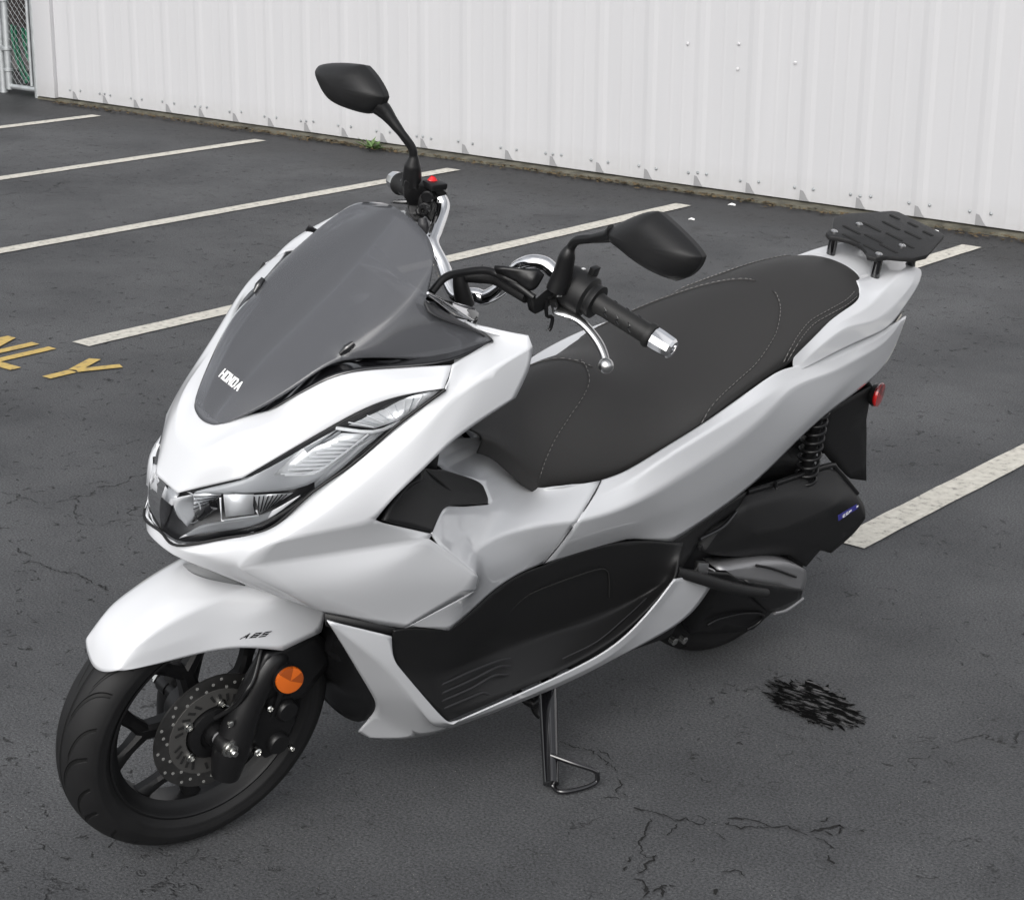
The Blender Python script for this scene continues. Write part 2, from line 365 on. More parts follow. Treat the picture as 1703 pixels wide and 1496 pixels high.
def wall_mat():
    m, n, l, p = new_mat('painted_metal_siding'); tc = n.new('ShaderNodeTexCoord')
    mp = n.new('ShaderNodeMapping'); mp.inputs['Scale'].default_value = (9, 9, .6); l.new(tc.outputs['Object'], mp.inputs[0])
    t = n.new('ShaderNodeTexNoise'); t.inputs['Scale'].default_value = 1; t.inputs['Detail'].default_value = 7; l.new(mp.outputs[0], t.inputs['Vector'])
    r = n.new('ShaderNodeValToRGB'); r.color_ramp.elements[0].position = .3; r.color_ramp.elements[1].position = .7; r.color_ramp.elements[0].color = (.462, .463, .475, 1); r.color_ramp.elements[1].color = (.482, .482, .494, 1)
    l.new(t.outputs['Fac'], r.inputs[0])
    sx = n.new('ShaderNodeSeparateXYZ'); l.new(tc.outputs['Object'], sx.inputs[0])
    t3 = n.new('ShaderNodeTexNoise'); t3.inputs['Scale'].default_value = 20; t3.inputs['Detail'].default_value = 6; l.new(tc.outputs['Object'], t3.inputs['Vector'])
    mr = n.new('ShaderNodeMapRange'); mr.inputs['From Min'].default_value = .0; mr.inputs['From Max'].default_value = .16; mr.inputs['To Min'].default_value = .55; mr.inputs['To Max'].default_value = 0; l.new(sx.outputs['Z'], mr.inputs['Value'])
    mu = n.new('ShaderNodeMath'); mu.operation = 'MULTIPLY'; l.new(mr.outputs[0], mu.inputs[0]); l.new(t3.outputs['Fac'], mu.inputs[1])
    mx = n.new('ShaderNodeMix'); mx.data_type = 'RGBA'; l.new(mu.outputs[0], mx.inputs[0]); l.new(r.outputs[0], mx.inputs[6]); mx.inputs[7].default_value = (.30, .29, .27, 1)
    l.new(mx.outputs[2], p.inputs['Base Color']); p.inputs['Roughness'].default_value = .5
    b = n.new('ShaderNodeBump'); b.inputs['Strength'].default_value = .15; b.inputs['Distance'].default_value = .004; l.new(t3.outputs['Fac'], b.inputs['Height']); l.new(b.outputs[0], p.inputs['Normal'])
    return m
M['asphalt'] = asphalt_mat(); M['line'] = paint_mat('white_road_paint', (.62, .60, .54), (.47, .45, .40)); M['yellow'] = paint_mat('yellow_road_paint', (.58, .41, .12), (.45, .32, .10)); M['wall'] = wall_mat()
M['concrete'] = pmat('mossy_concrete', (.085, .080, .060), .9, bump=.6, bscale=60, bdist=.006, var=.5, vscale=14)
M['moss'] = pmat('brown_moss', (.075, .052, .024), .95, bump=.6, bscale=90, bdist=.004, var=.6, vscale=30)
M['closure'] = pmat('grey_foam_closure', (.24, .24, .245), .8)
M['bolt_cap'] = pmat('painted_bolt_cap', (.52, .52, .53), .5)
M['galv'] = pmat('galvanised_steel', (.42, .44, .45), .45, metal=.6, bump=.1, bscale=60, var=.15, vscale=15)
M['leaf'] = pmat('weed_leaf', (.10, .17, .055), .6)
M['hose'] = pmat('green_hose', (.015, .17, .09), .4)
M['slat'] = pmat('dark_brown_fabric', (.022, .017, .016), .85, bump=.4, bscale=70, bdist=.004, var=.3, vscale=9)
M['litter'] = pmat('white_scrap', (.75, .75, .74), .6)
M['wet'] = pmat('wet_asphalt', (.006, .006, .0065), .07, bump=0, rvar=.05, vscale=40)

def sheet(name, pts, z, mat, label=None):
    bm = bmesh.new(); bm.faces.new([bm.verts.new((x, y, z)) for x, y in pts]); bm.normal_update()
    for f in bm.faces:
        if f.normal.z < 0: f.normal_flip()
    me = bpy.data.meshes.new(name); bm.to_mesh(me); bm.free(); return link(name, me, mat)
g = sheet('ground', [(-90, -60), (60, -60), (60, 60), (-90, 60)], 0, 'asphalt'); tag(g, kind='structure')
# parking lines
X0, S_ = -9.7499, 1.5044
for k in range(-1, 8):
    x = X0 + S_ * k
    ys, ye = 4.00, [7.70, 7.68, 7.66, 7.64, 7.60, 7.62, 7.6, 7.6, 7.6][k + 1]
    n_ = 40; L_, R_ = [], []
    for i in range(n_ + 1):
        t = i / n_; y = ys + (ye - ys) * t
        L_.append((x - .046 + random.uniform(-.002, .002), y)); R_.append((x + .046 + random.uniform(-.002, .002), y))
    o = sheet('parking_line', L_ + R_[::-1], .004, 'line'); tag(o, kind='structure')
# yellow painted word
def word(text, x, y, w, h, gap, wt):
    G_ = {'O': [((0, 0), (0, 1)), ((1, 0), (1, 1)), ((0, 0), (1, 0)), ((0, 1), (1, 1))], 'N': [((0, 0), (0, 1)), ((1, 0), (1, 1)), ((0, 1), (1, 0))], 'L': [((0, 0), (0, 1)), ((0, 0), (1, 0))], 'Y': [((.5, 0), (.5, .42)), ((.5, .42), (0, 1)), ((.5, .42), (1, 1))]}
    bm = bmesh.new(); z = .004
    for i, ch in enumerate(text):
        for j, ((x0, y0), (x1, y1)) in enumerate(G_[ch]):
            a = Vector((x + i * (w + gap) + x0 * w, y + y0 * h)); b = Vector((x + i * (w + gap) + x1 * w, y + y1 * h)); t = (b - a).normalized(); s = Vector((-t.y, t.x)) * wt / 2
            if ch in 'NY' and j: a = a + t * wt * .3
            z_ = z + .0004 * j
            bm.faces.new([bm.verts.new((q.x, q.y, z_)) for q in (a - s, b - s, b + s, a + s)])
    bmesh.ops.recalc_face_normals(bm, faces=bm.faces[:])
    for f in bm.faces:
        if f.normal.z < 0: f.normal_flip()
    return from_bm('painted_word', bm, 'yellow', None, None)
o = word('ONLY', -5.72, 3.655, .135, .25, .092, .043); tag(o, kind='structure')

# ---------------- corrugated wall
wall = bpy.data.objects.new('metal_building_wall', None); wall.location = (-7.5, YW, 0); COL.objects.link(wall)
tag(wall, 'white ribbed metal siding wall of a building along the back of the parking bays', 'wall')
RIB0, PITCH = -10.304, .3066
def lw(x, y, z): return (x + 7.5, y - YW, z)
xs = []; x_l, x_r = -10.49, 2.0
prof = [(x_l, 0)]
k = 0
while RIB0 + k * PITCH < x_r - .1:
    c = RIB0 + k * PITCH
    prof += [(c - .046, 0), (c - .018, -.0035), (c + .012, -.0035), (c + .038, 0), (c + .115, 0), (c + .121, -.0006), (c + .129, -.0006), (c + .135, 0), (c + .185, 0), (c + .191, -.0006), (c + .199, -.0006), (c + .205, 0)]
    k += 1
prof.append((x_r, 0)); prof = [q for i, q in enumerate(prof) if i == 0 or q[0] > prof[i - 1][0]]
bm = bmesh.new(); zs = [.028, .5, 1.0, 2, 4.2]
cols = [[bm.verts.new(lw(x, YW + y, z)) for z in zs] for x, y in prof]
for a, b in zip(cols, cols[1:]):
    for i in range(len(zs) - 1): bm.faces.new((a[i], b[i], b[i + 1], a[i + 1]))
bmesh.ops.recalc_face_normals(bm, faces=bm.faces[:])
pn = from_bm('siding_panel', bm, 'wall', wall, None)
prism('corner_trim', [lw(-10.668, YW - .030, .022), lw(-10.485, YW - .030, .022), lw(-10.485, YW + .02, .022), lw(-10.668, YW + .12, .022)], (0, 0, 4.2), 'wall', wall, .003)
prism('corner_return', [lw(-10.668, YW - .029, .022), lw(-10.660, YW - .029, .022), lw(-10.660, YW + .9, .022), lw(-10.668, YW + .9, .022)], (0, 0, 4.2), 'wall', wall, 0)
box('backing', lw(-4.2, YW + .06, 2.1), (12.6, .06, 4.2), 'concrete', wall, bev=0)
# foam closures in the rib ends, screws
count = 0
for i in range(k):
    c = RIB0 + i * PITCH
    if c > -2.6: break
    prism('rib_closure', [lw(c - .038, YW - .004, .030), lw(c - .024, YW - .030, .030), lw(c + .016, YW - .0295, .030), lw(c + .032, YW - .004, .030), lw(c - .012, YW - .0285, .085)], (0, .002, 0), 'closure', wall, 0) if False else None
    bm = bmesh.new()
    vs = [bm.verts.new(lw(*q)) for q in ((c - .022, YW - .006, .030), (c + .032, YW - .006, .030), (c + .019, YW - .006, .043), (c + .006, YW - .006, .063), (c - .004, YW - .006, .076), (c - .020, YW - .006, .080))]
    bm.faces.new(vs[:]); 
    o = from_bm('rib_closure', bm, 'closure', wall, None); m_ = o.modifiers.new('s', 'SOLIDIFY'); m_.thickness = .0015; m_.offset = 0
    for dx, dy, dz in ((-.055, 0, .088), (.052, 0, .090)) + (((-.002, -.0035, .092),) if i % 3 == 1 else ()):
        if count > 85: break
        lathe('screw', [(.0085, 0), (.0085, .0012), (.0048, .002), (.0045, .006), (.002, .007)], lw(c + dx + random.uniform(-.003, .003), YW + dy - .0015, dz + random.uniform(-.004, .004)), (0, -1, 0), 'galv', wall, 10); count += 1
for x, z, y in ((-5.487, .72, .0265), (-5.19, .74, .0265), (-4.87, .674, .0265), (-5.19, .62, .0265)):
    lathe('screw', [(.009, 0), (.009, .0012), (.006, .003), (.0055, .006), (.002, .007)], lw(x, YW - .004, z), (0, -1, 0), 'bolt_cap', wall, 10)
# concrete footing with moss
fo = [(x_l - .2 + i * .25) for i in range(54)]
bm = bmesh.new(); rows_ = []
for x in fo:
    y = YW - (.075 + .03 * noise.noise(Vector((x * 1.3, 0, 3)))) * min(1, max(.25, (x + 10.2) / 2.2)) * (1 if x < -5 else max(.35, 1 - (x + 5) / 1.6 * .6))
    rows_.append([bm.verts.new(q) for q in ((x, y, -.01), (x, y + .006, .014), (x, YW + .02, .020))])
for a, b in zip(rows_, rows_[1:]):
    for i in range(2): bm.faces.new((a[i], b[i], b[i + 1], a[i + 1]))
bmesh.ops.recalc_face_normals(bm, faces=bm.faces[:]); o = from_bm('concrete_footing', bm, 'concrete', None, 30)
for v in o.data.vertices: v.co.x += 7.5; v.co.y -= YW
o.parent = wall
# moss and leaf litter along the footing: uncountable crumbs
bm = bmesh.new(); rnd = random.Random(3)
for _ in range(2600):
    x = rnd.uniform(-10.4, -2.9); dens = noise.noise(Vector((x * 1.1, 1, 0))) 
    if dens < rnd.uniform(-.5, .5): continue
    y = YW - .10 - abs(rnd.gauss(0, .035)) + .03; s = rnd.uniform(.004, .013); a = rnd.uniform(0, 6.28); z = .006 + rnd.uniform(0, .012)
    v = [bm.verts.new((x + s * cos(a + t) * (1 + .6 * (i % 2)), y + s * .8 * sin(a + t), z + rnd.uniform(-.003, .006))) for i, t in enumerate((0, 1.4, 3.1, 4.6))]
    bm.faces.new(v)
o = from_bm('leaf_litter', bm, 'moss', None, None); tag(o, kind='stuff', label='brown crumbs of moss and leaves along the wall base', cat='debris')
# weed
bm = bmesh.new(); base = Vector((-7.52, 7.83, .01))
for i in range(26):
    a = rnd.uniform(0, 6.28); L_ = rnd.uniform(.05, .11); el = rnd.uniform(.25, 1.1); d = Vector((cos(a) * cos(el), sin(a) * cos(el), sin(el))); s = Vector((-sin(a), cos(a), 0)) * rnd.uniform(.008, .016)
    b = base + Vector((rnd.uniform(-.02, .02), rnd.uniform(-.01, .01), 0)); p = [b, b + d * L_ * .55 + s, b + d * L_ + Vector((0, 0, -.012)), b + d * L_ * .55 - s]
    bm.faces.new([bm.verts.new(q) for q in p])
o = from_bm('weed', bm, 'leaf', None, None); tag(o, 'small green weed sprouting at the foot of the white wall', 'plant')

# ---------------- gate beside the wall
gate = bpy.data.objects.new('chain_link_gate', None); gate.location = (-11, YW, 0); COL.objects.link(gate); tag(gate, 'galvanised chain link gate left of the white wall', 'gate')
def lg(x, y, z): return (x + 11, y - YW, z)
def gt(name, pts, r, mat='galv', seg=12): return tube(name, [lg(*p) for p in pts], r, mat, gate, seg, 1)
gt('hinge_post', [(-10.735, YW + .03, 0), (-10.735, YW + .03, 2.4)], .026)
gt('gate_stile', [(-10.80, YW + .03, .07), (-10.80, YW + .03, 2.2)], .013)
gt('gate_stile', [(-11.045, YW + .03, .03), (-11.045, YW + .03, 2.2)], .026)
gt('gate_rail', [(-11.02, YW + .03, .05), (-10.76, YW + .03, .05)], .018)
gt('gate_post', [(-11.14, YW + .05, 0), (-11.14, YW + .05, 2.4)], .03)
for z in (.16, .30, .62): lathe('hinge_clamp', [(.03, -.012), (.034, -.008), (.034, .008), (.03, .012)], lg(-11.045, YW + .03, z), (0, 0, 1), 'galv', gate, 16)
box('gate_latch', lg(-11.085, YW + .03, .30), (.06, .02, .035), 'galv', gate)
bm = bmesh.new(); 
cell = .05
for i in range(-4, 50):
    for sgn in (1, -1):
        pts = []
        z0 = i * cell
        x0_, x1_ = -11.03, -10.80
        n_ = 6
        for t in range(n_ + 1):
            x = x0_ + (x1_ - x0_) * t / n_; z = z0 + sgn * (x - x0_) + (0 if sgn > 0 else (x1_ - x0_))
            if .05 < z < 2.2: pts.append(Vector(lg(x, YW + .03 + .004 * (t % 2), z)))
        if len(pts) > 1: tube_bm(bm, pts, .0013, 5, 0)
from_bm('chain_mesh', bm, 'galv', gate, 40)
sc_ = bpy.data.objects.new('privacy_screen', None)
o = prism('privacy_screen', [(-12.6, YW + .35, .42), (-10.68, YW + .35, .42), (-10.68, YW + .35, 2.4), (-12.6, YW + .35, 2.4)], (0, .02, 0), 'slat', None, 0); tag(o, 'dark brown sheet hanging behind the chain link gate', 'screen')
o = prism('storage_crate', [(-12.4, YW + .9, 0), (-10.69, YW + .9, 0), (-10.69, YW + .9, .75), (-12.4, YW + .9, .75)], (0, .5, 0), pmat('weathered_board', (.13, .12, .12), .8, var=.3, vscale=18, bump=.4, bscale=40, bdist=.006), None, .01); tag(o, 'weathered grey boards standing behind the gate', 'boards')
# hose
bm = bmesh.new(); hc = Vector((-10.86, YW + .20, .40))
for q in range(7):
    r = .17 + .045 * q; pts = [hc + Vector((.06 + r * cos(a) * .8 - .02 * q, .012 * q - .03, r * sin(a) * 1.05)) for a in [pi * .86 + (pi * .72) * t / 12 for t in range(13)]]
    pts = [p for p in pts if .02 < p.z < .44]
    if q % 3 != 1: tube_bm(bm, pts, .0105, 8, 3)
bmesh.ops.recalc_face_normals(bm, faces=bm.faces[:]); o = from_bm('garden_hose', bm, 'hose', None, 50); tag(o, 'green garden hose coiled behind the chain link gate', 'hose')

# ---------------- puddle and scraps
bm = bmesh.new(); cx_, cy_ = -1.805, 3.142; ring_ = []
N_ = 150
for i in range(N_):
    a = 2 * pi * i / N_
    r = 1 + .16 * noise.noise(Vector((cos(a) * 1.5, sin(a) * 1.5, 2))) + .26 * noise.noise(Vector((cos(a) * 7, sin(a) * 7, 9))) + .22 * noise.noise(Vector((cos(a) * 19, sin(a) * 19, 9)))
    u = r * .125 * cos(a); v = r * .070 * sin(a); th = -.35
    ring_.append((cx_ + u * cos(th) - v * sin(th), cy_ + u * sin(th) + v * cos(th)))
ctr_ = bm.verts.new((cx_, cy_, .0035)); rings_ = [[ctr_] * N_]
for s in (.35, .7, 1.0): rings_.append([bm.verts.new((cx_ + (x - cx_) * s, cy_ + (y - cy_) * s, .0035)) for x, y in ring_])
for i in range(N_):
    j = (i + 1) % N_; bm.faces.new((ctr_, rings_[1][i], rings_[1][j]))
    for a, b in zip(rings_[1:], rings_[2:]): bm.faces.new((a[i], b[i], b[j], a[j]))
bmesh.ops.recalc_face_normals(bm, faces=bm.faces[:])
wm, n, l, p = new_mat('oily_water'); M['puddle'] = wm
p.inputs['Base Color'].default_value = (.003, .003, .003, 1); p.inputs['Specular IOR Level'].default_value = .6
tc = n.new('ShaderNodeTexCoord'); mp = n.new('ShaderNodeMapping'); mp.inputs['Rotation'].default_value = (0, 0, radians(28)); mp.inputs['Scale'].default_value = (30, 95, 38); l.new(tc.outputs['Object'], mp.inputs[0])
t = n.new('ShaderNodeTexNoise'); t.inputs['Scale'].default_value = 1; t.inputs['Detail'].default_value = 5; t.inputs['Roughness'].default_value = .65; l.new(mp.outputs[0], t.inputs['Vector'])
r = n.new('ShaderNodeValToRGB'); e = r.color_ramp.elements; e[0].position = .515; e[0].color = (.8, .8, .8, 1); e[1].position = .60; e[1].color = (.10, .10, .10, 1); l.new(t.outputs['Fac'], r.inputs[0]); l.new(r.outputs[0], p.inputs['Roughness'])
mr = n.new('ShaderNodeMapRange'); mr.inputs['From Min'].default_value = .50; mr.inputs['From Max'].default_value = .62; mr.inputs['To Min'].default_value = .03; mr.inputs['To Max'].default_value = 1.0; l.new(t.outputs['Fac'], mr.inputs['Value']); l.new(mr.outputs[0], p.inputs['Specular IOR Level'])
b = n.new('ShaderNodeBump'); b.inputs['Strength'].default_value = .6; b.inputs['Distance'].default_value = .003; l.new(t.outputs['Fac'], b.inputs['Height']); l.new(b.outputs[0], p.inputs['Normal'])
o = from_bm('puddle', bm, 'puddle', None, 60); tag(o, 'dark wet oily puddle on the asphalt right of the scooter', 'puddle')
def scrap(x, y, s, lab):
    bm = bmesh.new(); v = [bm.verts.new((x + s * cos(a) * (1.3 if i % 2 else .8), y + s * .6 * sin(a), .004 + .004 * (i % 3))) for i, a in enumerate([0, 1.1, 2.3, 3.4, 4.8])]
    bm.faces.new(v); o = from_bm('paper_scrap', bm, 'litter', None, None); m_ = o.modifiers.new('s', 'SOLIDIFY'); m_.thickness = .002; tag(o, lab, 'litter')
scrap(-5.31, 3.655, .014, 'white scrap lying on the yellow painted letter L')
scrap(-5.05, 7.74, .020, 'white scrap on the asphalt close to the wall, just above the rear rack')
scrap(-4.98, 7.30, .016, 'white scrap on the asphalt between the seat and the wall')
scrap(-4.0, 7.80, .016, 'white scrap near the wall beyond the line behind the rack')

# ---------------- traced cracks in the asphalt, thin sunken ribbons
M['crack'] = pmat('crack_shadow', (.004, .004, .004), .95)
def crack(pts, w=.0022, rough=.5):
    bm = bmesh.new(); P = []
    for (x0, y0), (x1, y1) in zip(pts, pts[1:]):
        L_ = sqrt((x1 - x0) ** 2 + (y1 - y0) ** 2); k = max(2, int(L_ / .006))
        for i in range(k):
            t = i / k; P.append((x0 + (x1 - x0) * t + rnd.gauss(0, .0022), y0 + (y1 - y0) * t + rnd.gauss(0, .0022)))
    P.append(pts[-1]); prev = None
    for i, (x, y) in enumerate(P):
        a = P[max(0, i - 1)]; b = P[min(len(P) - 1, i + 1)]; dx, dy = b[0] - a[0], b[1] - a[1]; L_ = sqrt(dx * dx + dy * dy) or 1
        ww = w * (.25 + 1.3 * abs(noise.noise(Vector((x * 45, y * 45, 1))))) * (.3 if i in (0, len(P) - 1) else 1)
        cur = (bm.verts.new((x - dy / L_ * ww, y + dx / L_ * ww, .003)), bm.verts.new((x + dy / L_ * ww, y - dx / L_ * ww, .003)))
        if prev and noise.noise(Vector((x * 20, y * 20, 7))) > -.33: bm.faces.new((prev[0], prev[1], cur[1], cur[0]))
        prev = cur
    for f in bm.faces:
        f.normal_update()
        if f.normal.z < 0: f.normal_flip()
    tag(from_bm('asphalt_crack', bm, 'crack', None, None), kind='structure')
crack([(-2.0894,2.6743), (-2.0565,2.6688), (-2.0162,2.6832), (-1.9765,2.6643), (-1.9443,2.6515), (-1.9080,2.6261), (-1.8858,2.6062), (-1.8857,2.5865), (-1.8581,2.5754), (-1.8147,2.5488), (-1.7889,2.5553), (-1.7594,2.5597), (-1.7360,2.5592), (-1.7262,2.5779), (-1.6957,2.5734), (-1.6829,2.5945), (-1.6607,2.6085), (-1.6313,2.6114), (-1.6151,2.6273), (-1.5918,2.6494), (-1.5757,2.6692), (-1.5346,2.6662), (-1.4973,2.6684), (-1.4665,2.6557)], .0026)
crack([(-1.8810,2.5450), (-1.8689,2.5608), (-1.8537,2.5630)]); crack([(-2.0113,2.6934), (-1.9907,2.6897), (-1.9545,2.6717)])
crack([(-1.7185,2.6000), (-1.6902,2.5986), (-1.6700,2.5954)], .003); crack([(-1.6687,2.6170), (-1.6617,2.6302), (-1.6364,2.6498), (-1.6121,2.6502), (-1.5903,2.6506)], .003); crack([(-1.6694,2.6215), (-1.6544,2.6057)])
crack([(-1.7727,2.5329), (-1.7596,2.5034), (-1.7436,2.4770), (-1.7410,2.4546), (-1.7200,2.4384), (-1.7106,2.4224)], .0035); crack([(-1.7106,2.4224), (-1.6959,2.4207), (-1.6842,2.4354)])
crack([(-1.6856,2.4343), (-1.6832,2.4032), (-1.6727,2.3795), (-1.6768,2.3640)], .004); crack([(-1.7152,2.4041), (-1.7050,2.3751), (-1.6972,2.3585)], .003)
crack([(-1.6677,2.3516), (-1.6501,2.3485), (-1.6333,2.3314), (-1.6227,2.3316), (-1.6226,2.3078)], .0035); crack([(-1.6227,2.3316), (-1.6192,2.3569), (-1.6117,2.3706), (-1.6026,2.3729)], .005); crack([(-1.6192,2.3569), (-1.5982,2.3304)], .003)
crack([(-1.7264,2.5521), (-1.7164,2.5153), (-1.7112,2.5048)]); crack([(-1.6655,2.5689), (-1.6337,2.5614), (-1.6155,2.5474)], .0018); crack([(-1.6287,2.5440), (-1.6365,2.5689)], .0018)
crack([(-1.5721,2.4629), (-1.5623,2.4740), (-1.5481,2.4816), (-1.5336,2.4756)], .0025); crack([(-1.6270,2.4419), (-1.6317,2.4709)], .002)
crack([(-1.5330,2.6776), (-1.5192,2.6975), (-1.5083,2.7189), (-1.5029,2.7388), (-1.4879,2.7063)], .005); crack([(-1.5103,2.6971), (-1.4933,2.6937)], .007); crack([(-1.5355,2.7210), (-1.5293,2.7469)], .003)
crack([(-1.4961,2.7274), (-1.4719,2.7481), (-1.4583,2.7467)], .002); crack([(-1.4712,2.7507), (-1.4578,2.7421)], .005); crack([(-1.4629,2.6251), (-1.4461,2.6110), (-1.4314,2.6142), (-1.4213,2.6181)], .005)
crack([(-1.5369,2.3917), (-1.5456,2.4109)], .004); crack([(-1.5110,2.5060), (-1.5157,2.5186)], .005)
crack([(-3.6729,2.5949), (-3.6346,2.6094), (-3.5642,2.6052), (-3.5097,2.6250), (-3.4361,2.6164), (-3.3641,2.6081)], .003); crack([(-3.7304,2.6314), (-3.6774,2.6292)], .003)
# ================================================================== SCOOTER
# bike frame: x forward from the rear axle, y to the left, z up; the root leans on its side stand
root = bpy.data.objects.new('motor_scooter', None); COL.objects.link(root)
root.location = (-2.1592, 3.2662, .002); root.rotation_euler = (-radians(13.5236), 0, radians(260.7853))
tag(root, 'pearl white motor scooter with black seat leaning on its side stand', 'scooter')
def rotst(p, deg):
    ax_ = Vector((-sin(radians(26.5)), 0, cos(radians(26.5)))); q0 = Vector((1.392, 0, 0))
    return q0 + Matrix.Rotation(radians(deg), 3, ax_) @ (Vector(p) - q0)
def other(p):
    q = rotst(p, 2.2426); q.y = -q.y; return rotst(q, -2.2426)
def steer(o):
    """turn a steered part about the head axis"""
    ax = Vector((-sin(radians(26.5)), 0, cos(radians(26.5)))); p0 = Vector((1.392, 0, 0))
    m = Matrix.Translation(p0) @ Matrix.Rotation(radians(-2.2426), 4, ax) @ Matrix.Translation(-p0)
    for v in o.data.vertices: v.co = m @ v.co
    return o

def wedges(o, mat, p, axis):
    o.data.materials.append(M[mat]); m = frame(p, axis).inverted()
    for f in o.data.polygons:
        c = m @ f.center; a = atan2(c.y, c.x) + .5
        f.material_index = 1 if sin(a * 2) * cos(a * 1) > .25 or (c.xy.length < .008 and sin(a) > 0) else 0
# ---------------- wheels
def make_tyre(name, cx, cz, R, half, rim_r, parent, mat='rubber', per=12):
    NA, NB = 144, 49; bm = bmesh.new(); rings = []; uvl = bm.loops.layers.uv.new('UVMap')
    angs = [(j / (NB - 1) * 2 - 1) * 2.45 for j in range(NB)]
    for i in range(NA):
        a = 2 * pi * i / NA; ring = []
        for ang in angs:
            s = abs(ang); side = 1 if ang > 0 else -1
            if s < 1.25: y = half * sin(ang) / sin(1.25) * .97; r = R - .034 * (1 - cos(ang)) / (1 - cos(1.25))
            else:
                k = (s - 1.25) / 1.2; y = (half * .97 + .002 * sin(k * pi) - .016 * k * k) * side; r = R - .034 - (R - .034 - rim_r) * k
            if 1.33 < s < 1.47: y += .0012 * side
            if 1.9 < s < 2.1: y += .0016 * side
            ring.append(bm.verts.new((cx + r * cos(a), y, cz + r * sin(a))))
        rings.append(ring)
    for i in range(NA):
        a, b = rings[i], rings[(i + 1) % NA]
        for j in range(NB - 1):
            f = bm.faces.new((a[j], a[j + 1], b[j + 1], b[j]))
            for lp, (ii, jj) in zip(f.loops, ((i, j), (i, j + 1), (i + 1, j + 1), (i + 1, j))): lp[uvl].uv = (ii / NA * per, angs[jj])
    bmesh.ops.recalc_face_normals(bm, faces=bm.faces[:])
    me = bpy.data.meshes.new(name); bm.to_mesh(me); bm.free(); me.materials.append(M[mat])
    return link(name, me, None, parent, 60)
def make_rim(name, cx, cz, R, half, spokes, parent, a0=0.0):
    bm = bmesh.new(); m4 = frame((cx, 0, cz), (0, 1, 0), (0, 0, 1))
    prof = [(R, -half), (R + .0, -half - .002), (R - .004, -half - .003), (R - .008, -half + .001), (R - .012, -half + .010), (R - .020, -half + .016), (R - .024, -half * .5), (R - .0245, half * .5),
            (R - .020, half - .016), (R - .012, half - .010), (R - .008, half - .001), (R - .004, half + .003), (R, half + .002), (R, half), (R - .006, half - .014), (R - .018, 0), (R - .006, -half + .014)]
    ring = []
    lathe_bm(bm, prof + [prof[0]], m4, 96, cap=False)
    bmesh.ops.remove_doubles(bm, verts=bm.verts[:], dist=1e-5)
    lathe_bm(bm, [(.026, -.045), (.040, -.040), (.043, -.02), (.045, .02), (.040, .042), (.030, .050)], m4, 40)
    def spoke(p, q, w0, w1, d0, d1):
        p, q = Vector(p), Vector(q); t = (q - p).normalized(); s = Vector((0, 1, 0)).cross(t)
        sec = []
        for (c, w, d_) in ((p, w0, d0), (p.lerp(q, .5), (w0 + w1) / 2 * .93, (d0 + d1) / 2), (q, w1, d1)):
            sec.append([bm.verts.new(c + s * (w * x) + Vector((0, d_ * y, 0))) for x, y in ((-1, -.55), (-.55, -1), (.55, -1), (1, -.55), (1, .55), (.5, 1), (-.5, 1), (-1, .55))])
        for A_, B_ in zip(sec, sec[1:]):
            for k in range(8): bm.faces.new((A_[k], A_[(k + 1) % 8], B_[(k + 1) % 8], B_[k]))
    for k in range(spokes):
        a = a0 + 2 * pi * k / spokes
        P = lambda r, da: (cx + r * cos(a + da), 0.002, cz + r * sin(a + da))
        spoke(P(.035, 0), P(.112, 0), .018, .0150, .020, .014)
        for sg in (1, -1):
            spoke(P(.104, .03 * sg), P(.136, .235 * sg), .0135, .011, .014, .011)
            spoke(P(.132, .215 * sg), P(R - .018, .34 * sg), .0115, .016, .011, .013)
    bmesh.ops.recalc_face_normals(bm, faces=bm.faces[:])
    return from_bm(name, bm, 'rim', parent, 40)
fw = make_rim('front_wheel', 1.313, .25, .184, .040, 5, root, a0=0.0); steer(fw)
steer(make_tyre('tyre', 1.313, .25, .252, .054, .180, fw))
M['zinc_dull'] = pmat('hole_pale', (.28, .28, .27), .5, metal=.4)
